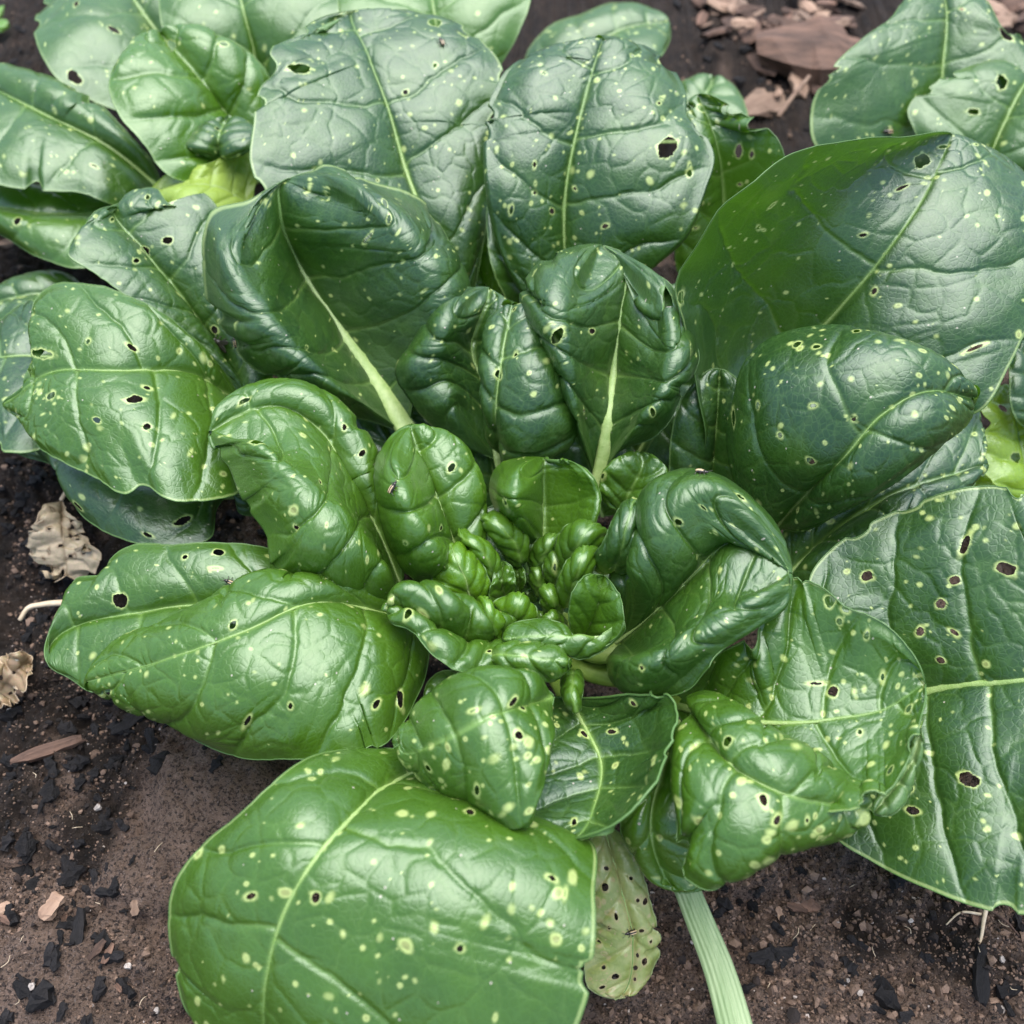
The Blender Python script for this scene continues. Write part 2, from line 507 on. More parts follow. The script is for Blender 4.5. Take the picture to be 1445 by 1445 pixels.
            ext = base[:, -1][:, None] + rad * (np.sin(a)[None, :, None] * out[:, None] - (1 - np.cos(a))[None, :, None] * nn[:, None])
            base = np.concatenate([base, ext], 1)
            u = np.concatenate([u, 1 + a / 3.0])
        return base, u
    PL, uL = half(L3, Nl, nl, bl, lr, roll[0])
    PR, uR = half(R3, Nrt, nrr, br, rr, roll[1])
    P = np.concatenate([PL[:, ::-1], PR[:, 1:]], 1)
    U = np.concatenate([-uL[::-1], uR[1:]])
    nc = P.shape[1]
    c0 = len(uL) - 1
    # metric coordinates on the blade
    lm = np.concatenate([[0], np.cumsum(np.linalg.norm(np.diff(M3, axis=0), axis=1))])
    seg = np.linalg.norm(np.diff(P, axis=1), axis=2)
    cs = np.concatenate([np.zeros((nr, 1)), np.cumsum(seg, 1)], 1)
    Xm = cs - cs[:, c0:c0 + 1]
    axis3 = unit(M3[-1] - M3[0])
    Ym = lm[:, None] + 0.8 * ((P - M3[:, None]) @ axis3) * (1 - np.exp(-np.abs(U) * 4))[None]
    Lm = max(lm[-1], 1e-4)
    Um = np.broadcast_to(U, (nr, nc))
    au = np.minimum(np.abs(Um), 1.0)
    ml = np.broadcast_to((lm / Lm)[:, None], (nr, nc))
    # lateral veins
    wob = 0.06 * vnoise(Xm * 70, Ym * 70, sid) + 0.012 * vnoise(Xm * 240, Ym * 240, sid + 3)
    vein = np.zeros((nr, nc)); pill = np.zeros((nr, nc)); groove = np.zeros((nr, nc))
    sl = rng.uniform(0.10, 0.24); cv = rng.uniform(0.08, 0.2)
    if dome:
        sl, cv = 0.34, 0.12
    ms_ = None
    for side in (0, 1):
        ms = np.linspace(-0.02, 0.86, nv) + rng.uniform(-0.035, 0.035, nv)
        ms = np.concatenate([[ms[0] - 0.35], np.sort(ms), [1.15]])
        q = ml - (sl * au + cv * au**2) * (1 - 0.45 * ml) + wob * au**0.5
        f = np.interp(q, ms, np.arange(len(ms)))
        k = np.clip(np.floor(f), 0, len(ms) - 2)
        s = f - k
        gap = np.diff(ms)[k.astype(int)] * Lm
        d = np.minimum(s, 1 - s) * gap * 0.8
        msk = (Um < 0) if side == 0 else (Um >= 0)
        p = (4 * s * (1 - s))**0.75
        vw = 0.00024 + 0.00040 * (1 - au)**2
        vv = np.exp(-(d / vw)**2) * (0.06 + 0.40 * (1 - au)**1.6)
        gg = np.exp(-(d / 0.0008)**2)
        vein = np.where(msk, vv, vein); pill = np.where(msk, p * np.clip(gap / 0.011, 0.15, 1), pill); groove = np.where(msk, gg, groove)
    # tertiary cells
    area = np.median(seg) * nc * Lm
    ns = int(np.clip(area / (0.0085**2), 8, 170))
    ii, jj = rng.integers(0, nr, ns), rng.integers(0, nc, ns)
    wx = Xm + 0.004 * vnoise(Xm * 140, Ym * 140, sid + 20); wy = Ym + 0.004 * vnoise(Xm * 140 + 9, Ym * 140, sid + 21)
    D = np.sqrt((wx.ravel()[:, None] - wx[ii, jj][None])**2 + (wy.ravel()[:, None] - wy[ii, jj][None])**2).astype(np.float32)
    D.partition(1, axis=1)
    df = (D[:, 1] - D[:, 0]).reshape(nr, nc) * 0.5
    cellb = 1 - np.exp(-df / 0.0016)
    vein = np.maximum(vein, 0.09 * vstr * np.exp(-(df / 0.00025)**2))
    wmid = 0.0011 * (1 - ml)**0.8 + 0.0003
    vein = np.maximum(vein * vstr, np.exp(-(Xm / wmid)**2) * (0.95 - 0.45 * ml))
    vein = np.where(np.abs(Um) > 1, vein * 0.5, vein)
    # vertex normals and relief
    gi, gj = np.gradient(P, axis=0), np.gradient(P, axis=1)
    N3 = np.cross(gi, gj)
    inn = np.abs(Um) <= 1
    sg3 = np.sign(np.sum((N3 * (CAM - P)).sum(-1)[inn]))
    N3 *= sg3
    N3 = unit(N3)
    fad = sstep(0.02, 0.2, t)[:, None] * (1 - sstep(0.9, 1.0, t))[:, None]
    big = fbm(Xm * 42, Ym * 42, sid + 40, 2)
    rel = pk * (0.95 * pill * (0.15 + 0.85 * au**0.6 if dome else au**0.35) + 0.13 * cellb - 0.08 * np.exp(-(df / 0.0005)**2) - 0.30 * groove + 0.9 * big) * fad * (1 - 0.75 * sstep(0.8, 1.0, au)) - (0 if dome else 0.35) * np.exp(-(Xm / 0.002)**2)
    wv_ = (2.6 if spots >= 12 else 0.8) if wav is None else wav
    rel = rel + wv_ * fad * (0.15 + 0.85 * au**1.6) * 2.0 * fbm(Xm * 22 + sid, Ym * 26, sid + 60, 2)
    rel = rel * np.where(np.abs(Um) > 1, 0, 1)
    P = P + N3 * (rel / 1000)[..., None]
    # feeding marks
    spot = np.zeros((nr, nc), np.float32)
    inner = np.argwhere(np.ones((nr, nc), bool))
    def metric_of(px, py):
        d = P - CAM
        zc = d @ FWD
        qx = (d @ RGT) / zc / (2 * TANH) * 1445 + 722.5
        qy = 722.5 - (d @ UPV) / zc / (2 * TANH) * 1445
        k = np.argmin((qx - px)**2 + (qy - py)**2)
        return k // nc, k % nc, zc.ravel()[k] * 2 * TANH / 1445
    def ell(i, j, ra, rb, ang):
        dx, dy = Xm - Xm[i, j], Ym - Ym[i, j]
        c, s_ = math.cos(ang), math.sin(ang)
        wv = 1 + 0.5 * vnoise(dx * 420 + i, dy * 420 + j, sid) + 0.2 * vnoise(dx * 1100 + i, dy * 1100 + j, sid + 1)
        return np.hypot((dx * c + dy * s_) / ra, (-dx * s_ + dy * c) / rb) * wv
    for k in range(int(spots * 2.7)):
        i, j = rng.integers(int(nr * 0.12), int(nr * 0.97)), rng.integers(2, nc - 2)
        r = 1.12 * rng.uniform(*spot_r) / 1000 * (1.0 if rng.random() < 0.8 else 1.4)
        r *= rng.choice([1.0, 0.75, 0.5, 0.38])
        d = ell(i, j, r, r * rng.uniform(0.6, 1.0), rng.uniform(0, 3.1))
        v = sstep(0, 0.75, 1 - d) * rng.choice([1.0, 0.85, 0.6, 0.42], p=[.25, .25, .28, .22])
        spot = np.maximum(spot, v)
    hl = []
    for h in holes:
        hx, hy, ra, rb = h[:4]
        ang = math.radians(h[4]) if len(h) > 4 else 0.0
        i, j, s_ = metric_of(hx, hy)
        # turn the picture direction into blade axes
        e = RGT * math.cos(ang) - UPV * math.sin(ang)
        i1, j1 = min(i + 1, nr - 1), min(j + 1, nc - 1)
        dx_ = P[i, j1] - P[i, j1 - 1]; dy_ = P[i1, j] - P[i1 - 1, j]
        a2 = math.atan2(np.dot(e, unit(dy_)), np.dot(e, unit(dx_)))
        hl.append((i, j, ra * s_ * 0.85, rb * s_ * 0.85, a2))
    for k in range(hr + spots // 9):
        i, j = rng.integers(int(nr * 0.2), int(nr * 0.95)), rng.integers(int(nc * .08), int(nc * 0.92))
        r = rng.uniform(0.55, 1.35) / 1000
        hl.append((i, j, r * rng.uniform(0.9, 1.4), r * rng.uniform(0.5, 0.9), rng.uniform(0, 3.1)))
    keep = np.ones((nr - 1, nc - 1), bool)
    IJ = np.stack(np.meshgrid(np.arange(nr, dtype=float), np.arange(nc, dtype=float), indexing='ij'), -1)
    moved = False
    Xi, Xj = np.gradient(Xm, axis=0), np.gradient(Xm, axis=1)
    Yi, Yj = np.gradient(Ym, axis=0), np.gradient(Ym, axis=1)
    for (i, j, ra, rb, ang) in hl:
        d = ell(i, j, ra, rb, ang)
        ins = d < 1
        cen = (ins[:-1, :-1].astype(int) + ins[1:, :-1] + ins[:-1, 1:] + ins[1:, 1:]) >= 3
        rimw = 0.0005
        spot = np.maximum(spot, np.where(d >= 0.9, 0.72 * np.exp(-((np.maximum(d - 1, 0) * min(ra, rb)) / rimw)**2), 0))
        if cen.sum() < 1:
            continue
        rem = np.zeros((nr, nc), bool); kp = np.zeros((nr, nc), bool)
        for a, b in ((0, 0), (1, 0), (0, 1), (1, 1)):
            rem[a:nr - 1 + a, b:nc - 1 + b] |= cen
            kp[a:nr - 1 + a, b:nc - 1 + b] |= ~cen
        bd = rem & kp
        keep &= ~cen
        dx, dy = Xm - Xm[i, j], Ym - Ym[i, j]
        fac = np.where(bd, 1 / np.maximum(d, 0.3) - 1, 0)
        mx_, my_ = dx * fac, dy * fac
        det = Xi * Yj - Xj * Yi
        det = np.where(np.abs(det) < 1e-12, 1e-12, det)
        di = (mx_ * Yj - my_ * Xj) / det; dj = (-mx_ * Yi + my_ * Xi) / det
        IJ[..., 0] += np.clip(di, -0.95, 0.95) * bd; IJ[..., 1] += np.clip(dj, -0.95, 0.95) * bd
        moved = True
    if moved:
        a = np.clip(IJ[..., 0], 0, nr - 1.001); b = np.clip(IJ[..., 1], 0, nc - 1.001)
        i0, j0 = a.astype(int), b.astype(int)
        fi, fj_ = (a - i0)[..., None], (b - j0)[..., None]
        P = (P[i0, j0] * (1 - fi) * (1 - fj_) + P[i0 + 1, j0] * fi * (1 - fj_) + P[i0, j0 + 1] * (1 - fi) * fj_ + P[i0 + 1, j0 + 1] * fi * fj_)
    idx = np.arange(nr * nc).reshape(nr, nc)
    Q = np.stack([idx[:-1, :-1], idx[:-1, 1:], idx[1:, 1:], idx[1:, :-1]], -1)[keep]
    # face direction: upper side towards the normal
    flip = sg3 > 0
    if flip != under:
        Q = Q[:, ::-1]
    V = P.reshape(-1, 3)
    edge = np.where((np.abs(Um) > 0.985) & (np.abs(Um) <= 1.001), 0.6, 0.0) if max(roll) <= 0 else np.zeros((nr, nc))
    A = {'vein': vein.ravel(), 'spot': spot.ravel(), 'edge': edge.ravel(), 'lx': Xm.ravel() + sid * 0.37, 'ly': Ym.ravel()}
    used = np.zeros(len(V), bool); used[Q.ravel()] = True
    remap = np.cumsum(used) - 1
    V, Q = V[used], remap[Q]
    A = {k: v[used] for k, v in A.items()}
    # thick pale margin
    s2 = 2
    path = np.concatenate([P[::s2, 0], P[-1:, c0], P[::s2, -1][::-1]])
    path = path[np.concatenate([[True], np.linalg.norm(np.diff(path, axis=0), axis=1) > 2e-5])]
    rv, rq = tube(path, rim / 1000, 5)
    rq = rq + len(V)
    V = np.concatenate([V, rv]); Q = np.concatenate([Q, rq])
    one = np.ones(len(rv))
    for k in A:
        A[k] = np.concatenate([A[k], one * (1.0 if k == 'edge' else 0.0)])
    A['tone'] = np.full(len(V), tone)
    me = make_mesh(name, V, Q, None, A)
    o = link(name, me, mat, parent)
    if label:
        o['label'] = label
    # midrib, raised and pale, running out into the petiole
    if rib > 0:
        kk = np.unique(np.linspace(0, int(nr * 0.93), 40).astype(int))
        rr_ = (rib / 1000) * (1 - m[kk])**ribpow * 0.75 + 0.00018
        mp = P[kk, c0] + Nr[kk] * (0.00006 + 0.30 * rr_[:, None] + (0.0002 * val if lr is not None else 0)) * (-1 if under else 1)
        nn = Nr[kk]
        if pet is not None:
            pz = np.asarray(crown if crown is not None else CROWN)
            p0, p1 = pz, mp[0]
            s_ = np.linspace(0, 1, 9)[:-1, None]
            c1 = 0.5 * (p0 + p1) + np.array([0, 0, -0.004])
            pp = (1 - s_)**2 * p0 + 2 * s_ * (1 - s_) * c1 + s_**2 * p1
            mp = np.concatenate([pp, mp]); nn = np.concatenate([np.tile(nn[0], (len(pp), 1)), nn])
            rr_ = np.concatenate([np.linspace(min(pet / 1000, rr_[0] * 1.6), rr_[0], len(pp)), rr_])
        tv, tq = tube(mp, rr_, 8, 0.45, nn)
        fd = np.concatenate([np.ones(len(mp) - len(kk)), 1 - m[kk]])
        link('midrib', make_mesh('midrib', tv, tq, None, {'fade': np.repeat(fd, 8)}), M_RIB, o)
    return o

def puff(parent, pts, ti, zb, zt, bulge, tone=0.6, roll=0, pk=1.15, dz=-4, org=(600, 580), k=4.014, **kw):
    """small crumpled heart leaf from its outline, listed from the base round by the tip"""
    q = [(org[0] + a / k, org[1] + b / k) for a, b in pts]
    cc = np.mean(np.array(q), 0)
    q = [tuple(cc + 1.08 * (np.array(v) - cc)) for v in q]
    bulge *= 0.62
    b, t_ = np.array(q[0]), np.array(q[ti])
    c = np.mean(np.array(q), 0)
    mid = [(b[0], b[1], zb), (*(0.5 * b + 0.5 * c), zb + 0.45 * (zt - zb)), (*c, zb + 0.8 * (zt - zb)), (*(0.4 * c + 0.6 * t_), zt), (t_[0], t_[1], zt - 2)]
    for a_, v in (('rib', 0), ('nv', 5), ('jag', 2.5), ('spots', 0), ('vstr', 0.15), ('wav', 1.2), ('rim', 0.24)):
        kw.setdefault(a_, v)
    return build_leaf(parent, mid, q[1:ti], q[:ti:-1], bl=0.8, br=0.8, dome=bulge, dl=dz, dr=dz, roll=(roll, roll), pk=pk, tone=tone, ruf=1.5, cell=1.4, **kw)

def small(parent, base, tip, w, zb, zt, bulge=4, tone=0.75, pk=0.7, roll=1.5, dz=-3, lean=0.0, **kw):
    b, t_ = np.array(base, float), np.array(tip, float)
    ax = t_ - b
    n = np.array([-ax[1], ax[0]]) / np.hypot(*ax)
    sh = [(0.10, 0.42), (0.35, 0.88), (0.6, 1.0), (0.82, 0.82), (0.95, 0.48)]
    L = [tuple(b + ax * s + n * w * 0.5 * k) for s, k in sh]
    R = [tuple(b + ax * s - n * w * 0.5 * k) for s, k in sh]
    mid = [(b[0], b[1], zb), (*(b + ax * 0.35), zb + (zt - zb) * 0.5), (*(b + ax * 0.7), zb + (zt - zb) * 0.88), (t_[0], t_[1], zt)]
    kw.setdefault('rib', 0.9); kw.setdefault('nv', 5); kw.setdefault('jag', 1.0); kw.setdefault('spots', 1)
    return build_leaf(parent, mid, L, R, bl=bulge, br=bulge, dl=dz, dr=dz, roll=(roll, roll), pk=pk, tone=tone, ruf=0.4, cell=1.5, **kw)

HEART = at(747, 832, 0.046)
def spoon(parent, cx, cy, wc, zt, tone=0.6, lift=0.55, curl=150, sq=1.0, spots=0, pk=1.0):
    """young heart leaf: rises from the crown, leans out and rolls its tip and margins outwards"""
    LEAF_ID[0] += 1
    sid = LEAF_ID[0]
    A = at(600 + cx / 4.014, 580 + cy / 4.014, zt / 1000)
    d = A - HEART; d[2] = 0
    dist = np.linalg.norm(d)
    d = d / max(dist, 1e-5)
    w = wc / 4.014 * 0.00027 * 1.85
    tv = np.array([-d[1], d[0], 0])
    B = HEART + d * dist * lift; B[2] = HEART[2] - 0.010
    up = np.array([0, 0, 1.0])
    rho = 0.17 * w
    n1 = 30
    s_ = np.linspace(0, 1, n1)[:, None]
    Cc = np.array([B[0] * .75 + A[0] * .25, B[1] * .75 + A[1] * .25, A[2]])
    c = (1 - s_)**2 * B + 2 * s_ * (1 - s_) * Cc + s_**2 * A
    a = np.linspace(0, math.radians(curl * 0.85), 18)[1:, None]
    c = np.concatenate([c, A + d * rho * np.sin(a) - up * rho * (1 - np.cos(a))])
    ln = np.concatenate([[0], np.cumsum(np.linalg.norm(np.diff(c, axis=0), axis=1))])
    nv = int(np.clip(ln[-1] / 0.00045, 24, 90)); nu = int(np.clip(w / 0.00045, 16, 70)) | 1
    q = np.linspace(0, ln[-1], nv)
    c = np.stack([np.interp(q, ln, c[:, k]) for k in range(3)], 1)
    tan = unit(np.gradient(c, axis=0))
    N = np.cross(tan, tv); N = N * np.sign(N[int(nv * 0.5)] @ (-d + up))
    v = np.linspace(0, 1, nv)
    wp = np.interp(v, [0, .2, .45, .68, .85, .95, 1], [.34, .68, .95, 1.0, .98, .88, .70])
    wp = smooth1(wp, 3) * (1 + 0.12 * vnoise(v * 9, v * 0 + sid, sid))
    u = np.linspace(-1, 1, nu)
    ang = 1.15 * u
    X = np.sin(ang) / np.sin(1.15)
    Z = (1 - np.cos(ang)) * 0.50 * sq
    Z = Z[None] * (1 - 0.75 * sstep(0.62, 1.0, v))[:, None]
    P = c[:, None] + tv * (w / 2 * wp[:, None] * X[None])[..., None] - N[:, None] * (w / 2 * wp[:, None] * Z)[..., None]
    gi, gj = np.gradient(P, axis=0), np.gradient(P, axis=1)
    N3 = unit(np.cross(gi, gj)); N3 *= np.sign(np.sum(N3[nv // 2, nu // 2] * N[nv // 2]))
    au = np.abs(u)[None]
    nb = 5 + sid % 3
    ph = v[:, None] * nb - 0.9 * au + 0.5 * vnoise(u[None] * 2.3 + sid, v[:, None] * 4, sid) + 0.25 * np.sign(u)[None] * (sid % 2)
    pil = np.abs(np.sin(math.pi * ph))**0.5 * (0.45 + 0.55 * np.abs(np.sin(math.pi * (u[None] * 1.5 + 0.8 * vnoise(v[:, None] * 6, u[None] * 2 + sid, sid + 2))))**0.5)
    amp = pk * 0.085 * w
    edge_w = (np.sin(v[:, None] * 27 + sid) + vnoise(v[:, None] * 14, u[None] * 0 + sid, sid)) * sstep(0.55, 1, au) * 0.06 * w
    rel = amp * (pil - 0.6) * (1 - 0.5 * sstep(0.85, 1, au)) - 0.035 * w * np.exp(-(u[None] / 0.09)**2) + edge_w + 0.05 * w * fbm(P[..., 0] * 130, P[..., 1] * 130 + P[..., 2] * 90, sid, 2)
    P = P + N3 * (rel * sstep(0, .2, v)[:, None])[..., None]
    vein = np.exp(-((np.abs(np.sin(math.pi * ph))) / 0.10)**2) * 0.10 * (1 - au) + 0.5 * np.exp(-(u[None] / 0.035)**2) * (1 - v[:, None])
    rg = np.random.default_rng(sid)
    sp = np.zeros((nv, nu))
    for _ in range(spots):
        i, j = rg.integers(nv // 3, nv), rg.integers(2, nu - 2)
        sp = np.maximum(sp, sstep(0, .7, 1 - np.linalg.norm(P - P[i, j], axis=-1) / rg.uniform(0.0005, 0.0011)))
    idx = np.arange(nv * nu).reshape(nv, nu)
    Q = np.stack([idx[:-1, :-1], idx[1:, :-1], idx[1:, 1:], idx[:-1, 1:]], -1).reshape(-1, 4)
    if np.sum(np.cross(gi, gj)[nv // 2, nu // 2] * N3[nv // 2, nu // 2]) < 0:
        Q = Q[:, ::-1]
    V = P.reshape(-1, 3)
    Xm = np.broadcast_to(u[None] * w / 2, (nv, nu)); Ym = np.broadcast_to(q[:, None], (nv, nu))
    At = {'vein': vein.ravel(), 'spot': sp.ravel(), 'edge': np.zeros(nv * nu), 'lx': Xm.ravel() + sid * .37, 'ly': Ym.ravel()}
    path = np.concatenate([P[::2, 0], P[-1, 1:-1:2], P[::2, -1][::-1]])
    rv, rq = tube(path, 0.00026, 5)
    Q = np.concatenate([Q, rq + len(V)]); V = np.concatenate([V, rv])
    for k in At:
        At[k] = np.concatenate([At[k], np.full(len(rv), 0.8 if k == 'edge' else 0.0)])
    At['tone'] = np.full(len(V), tone)
    return link('leaf', make_mesh('leaf', V, Q, None, At), M_LEAF, parent)

CROWN = at(745, 840, 0.012)
c0_ = at(745, 840, 0.0)
PLANT = thing('tatsoi_plant', 'large dark green rosette plant with glossy puckered leaves', 'plant', (c0_[0], c0_[1], 0.0))

# ------------------------------------------------------------------ the main rosette, outer leaves first
P_ = PLANT
def leaf(*a, **k):
    return build_leaf(P_, *a, **k)
# bottom, nearest leaf
leaf([(632, 1082, 62), (575, 1095, 76), (480, 1172, 104), (400, 1292, 99), (372, 1400, 84), (380, 1540, 50)],
     [(565, 1060), (470, 1068), (400, 1092), (330, 1150), (280, 1190), (248, 1240), (241, 1300), (255, 1370), (285, 1428), (320, 1424), (350, 1450), (350, 1510)],
     [(700, 1110), (800, 1170), (836, 1190), (839, 1270), (836, 1350), (815, 1440), (760, 1520), (620, 1580), (480, 1570)],
     dl=[-4, -6, -12, -12], dr=[-4, -6, -14, -20], bl=3, br=5, pk=1.7, spots=85, spot_r=(1.0, 2.4), tone=0.35, rib=1.8, pet=5,
     holes=[(353, 1264, 9, 5, -15), (649, 1338, 6, 5), (663, 1145, 8, 8), (778, 1240, 7, 4), (665, 1000, 1, 1)], cell=2.4)
leaf([(690, 1000, 42), (640, 985, 56), (598, 988, 60)], [(660, 955), (625, 948), (605, 962)], [(690, 1020), (640, 1015), (605, 1005)], tone=0.3, rib=0.8, bl=3, br=3)
# left, folded leaf: lower lobe and the lobe behind it
leaf([(470, 870, 50), (350, 855, 66), (220, 860, 66), (66, 930, 56)],
     [(420, 790), (380, 775), (310, 768), (250, 775), (195, 775), (160, 795), (150, 812), (105, 818), (85, 848), (63, 885)],
     [(420, 910), (320, 945), (200, 970), (110, 972)], tip=(66, 935), bl=5, br=4, tone=0.3, spots=16, rib=0.8,
     holes=[(170, 846, 11, 12), (309, 780, 8, 7), (303, 802, 6, 2, 15), (262, 786, 4, 3)], dl=[4, 6, 4])
leaf([(605, 885, 56), (530, 862, 74), (453, 850, 90), (340, 893, 96), (220, 935, 86), (122, 962, 72)],
     [(560, 845), (500, 828), (450, 812), (400, 807), (330, 828), (240, 875), (160, 915)],
     [(605, 930), (592, 975), (575, 1010), (540, 1050), (490, 1068), (420, 1066), (340, 1060), (250, 1018), (170, 985)],
     dl=[-4, -8, -10, -6], dr=[-6, -20, -28, -20], bl=4, br=6, roll=(3, 0), pk=2.0, spots=34, tone=0.4, rib=0.9, pet=5,
     holes=[(325, 831, 15, 6, -10), (328, 882, 6, 7), (532, 993, 5, 9, 15), (565, 985, 5, 14, -10), (178, 876, 8, 3, -20), (349, 1017, 3, 8, 20)])
# left, lower dark leaf and the translucent one at the edge
leaf([(420, 690, 40), (300, 700, 54), (150, 660, 60), (-20, 600, 50)],
     [(380, 725), (335, 722), (325, 700), (312, 712), (300, 755), (230, 770), (170, 760), (128, 742), (104, 715), (106, 690), (85, 660), (40, 643)],
     [(350, 650), (200, 600), (60, 560)], tip=(-25, 600), tone=0.04, spots=14, bl=5, br=2, rib=1.4, pet=4,
     holes=[(112, 715, 9, 4), (258, 735, 6, 18, 20), (207, 754, 8, 4, -20)])
leaf([(160, 520, 46), (80, 505, 58), (0, 505, 62), (-60, 520, 52)], [(110, 450), (62, 418), (25, 437), (-20, 480)], [(100, 600), (45, 640), (-30, 625)],
     tone=0.01, spots=20, rib=1.0, bl=2, br=2)
# left, bright leaf with the eaten margin
leaf([(345, 575, 60), (275, 530, 82), (160, 523, 100), (60, 527, 96), (3, 570, 84)],
     [(328, 540), (290, 495), (250, 460), (190, 420), (120, 397), (75, 400), (50, 425), (54, 468), (78, 482), (52, 498), (55, 520), (30, 545)],
     [(345, 620), (336, 695), (285, 708), (240, 705), (200, 685), (180, 695), (130, 675), (90, 655), (50, 630), (25, 595)],
     dl=[8, 10, 6, 0], dr=[-4, -10, -12, -6], bl=2, br=3, pk=2.0, spots=42, tone=0.35, rib=1.0, pet=5, jag=4, bites=0,
     holes=[(190, 563, 14, 8, -35), (72, 559, 9, 7, -25), (207, 547, 6, 4), (136, 592, 7, 5), (186, 490, 9, 4, 22), (208, 602, 5, 6), (60, 500, 20, 7)])
# upper left, upright leaf with a ragged top
leaf([(358, 600, 48), (290, 465, 74), (250, 410, 86), (205, 355, 98), (165, 290, 108)],
     [(330, 545), (250, 470), (165, 410), (130, 385), (97, 360), (115, 330), (140, 300)],
     [(385, 540), (350, 450), (320, 360), (302, 288), (285, 275), (265, 292), (240, 293), (222, 272), (205, 270)], tip=(172, 285),
     dl=[3, 5, 5], dr=[0, 2, 0], bl=4, br=4, pk=1.4, spots=30, tone=0.09, rib=1.3, pet=4, jag=5, bites=0,
     holes=[(205, 354, 10, 11), (237, 338, 7, 5), (158, 310, 3, 5), (302, 465, 7, 7), (312, 300, 5, 4)])
# the big cupped leaf upper left
leaf([(640, 640, 34), (600, 560, 48), (560, 480, 62), (560, 420, 74)], [(600, 620), (560, 560), (540, 480), (545, 440)], [(690, 620), (680, 540), (640, 450), (600, 420)], tone=0.01, rib=0.8, spots=4)
leaf([(900, 640, 34), (940, 560, 50), (960, 480, 66), (962, 400, 80)], [(870, 600), (890, 500), (920, 420)], [(980, 620), (1010, 520), (1000, 420)], tone=0.01, rib=0.8, spots=6)
leaf([(577, 615, 55), (525, 530, 64), (470, 450, 72), (420, 370, 86), (395, 300, 110), (400, 255, 120)],
     [(540, 600), (470, 580), (400, 550), (345, 505), (305, 450), (287, 390), (284, 335), (298, 295), (350, 282)],
     [(585, 560), (600, 500), (640, 450), (662, 405), (650, 360), (620, 315), (580, 280), (520, 255), (460, 238)], tip=(405, 253),
     lr=[(545, 595, 66), (470, 540, 90), (385, 450, 110), (335, 360, 122), (350, 290, 124)], rr=[(590, 560, 72), (615, 480, 92), (595, 390, 114), (540, 310, 128), (480, 262, 128)], dl=[0, 4, 8, 4], dr=[2, 6, 8, 4], bl=2, br=2, pk=1.8, spots=40, tone=0.04, rib=6.5, ribpow=0.95, pet=6, val=6,
     holes=[(520, 335, 5, 11), (544, 286, 6, 10, -25), (309, 468, 6, 6), (433, 490, 3, 3), (563, 282, 3, 4), (438, 262, 1, 1)])
# back, pale leaf with the notch
leaf([(655, 460, 45), (600, 310, 86), (575, 245, 98), (550, 160, 114), (520, 80, 126), (500, 15, 132)],
     [(600, 430), (480, 350), (370, 270), (355, 235), (358, 175), (368, 125), (392, 98), (383, 85), (415, 60), (440, 33)],
     [(670, 400), (690, 300), (690, 240), (700, 170), (712, 115), (695, 75), (650, 38), (590, 18)], tip=(520, 13),
     dl=[2, 4, 2], dr=[-2, -6, -8], bl=3, br=4, pk=1.9, spots=80, tone=0.05, rib=2.6, pet=5,
     holes=[(614, 31, 11, 10), (652, 48, 7, 4, 30), (422, 97, 20, 11, 10), (462, 264, 5, 5)])
# back centre, round leaf
leaf([(800, 480, 48), (797, 370, 78), (797, 280, 102), (815, 180, 124), (830, 120, 134), (850, 57, 142)],
     [(745, 420), (710, 350), (692, 280), (686, 205), (695, 140), (720, 95), (765, 70)],
     [(850, 420), (920, 375), (965, 330), (990, 270), (1004, 215), (990, 185), (968, 165), (965, 130), (945, 90), (910, 65)], tip=(850, 56),
     dl=[2, 0, -4], dr=[2, -2, -12], bl=4, br=5, roll=(2, 2), pk=1.9, spots=75, tone=0.04, rib=2.6, pet=6,
     holes=[(942, 207, 14, 20, 15), (779, 298, 5, 5), (755, 233, 3, 5), (853, 318, 6, 4), (722, 296, 3, 7), (973, 246, 5, 6)])
leaf([(790, 490, 40), (740, 400, 62), (706, 330, 84), (692, 285, 92)], [(735, 450), (702, 400), (688, 330)], [(810, 430), (770, 350), (725, 295)], tone=0.09, rib=1.2, spots=4)
leaf([(700, 440, 32), (672, 360, 56), (672, 300, 74), (690, 235, 88)], [(655, 410), (640, 350), (648, 300), (670, 255)], [(712, 400), (715, 320), (705, 260)], tone=0.6, rib=1.0, spots=8)
leaf([(1000, 430, 35), (1022, 300, 72), (1010, 200, 104), (985, 133, 118)], [(960, 390), (958, 280), (964, 190), (968, 142)],
     [(1060, 390), (1100, 290), (1111, 225), (1095, 190), (1060, 165), (1020, 143)], bl=3, br=-3, dl=-4, dr=[2, 8, 6], tone=0.3, spots=22, rib=1.4, pet=4,
     holes=[(990, 153, 7, 6, 30), (1022, 160, 8, 8, 40), (1043, 213, 5, 11, 10), (1061, 218, 3, 6)])
# right, largest leaf with the turned-up near margin
leaf([(1050, 720, 34), (1075, 600, 54), (1120, 505, 70), (1180, 440, 92), (1240, 370, 112), (1300, 285, 128), (1348, 190, 138)],
     [(1005, 690), (985, 600), (972, 520), (958, 455), (951, 405), (975, 350), (1010, 300), (1060, 260), (1120, 215), (1190, 195), (1270, 186)],
     [(1110, 690), (1180, 600), (1280, 580), (1385, 577), (1420, 520), (1455, 450), (1500, 370), (1490, 290), (1445, 235), (1390, 206)], tip=(1345, 188),
     dl=[8, 38, 52, 26], dr=[0, -6, -18, -14], bl=[-3, -15, -20, -9], br=5, pk=1.9, spots=75, tone=0.04, rib=2.6, pet=6, bites=0,
     holes=[(1300, 226, 13, 16, -40), (961, 420, 9, 15, 10), (1272, 264, 12, 4, -40), (1375, 492, 14, 3, -25), (1235, 410, 4, 6, 20), (1216, 332, 6, 4), (1330, 207, 7, 4, 10)])
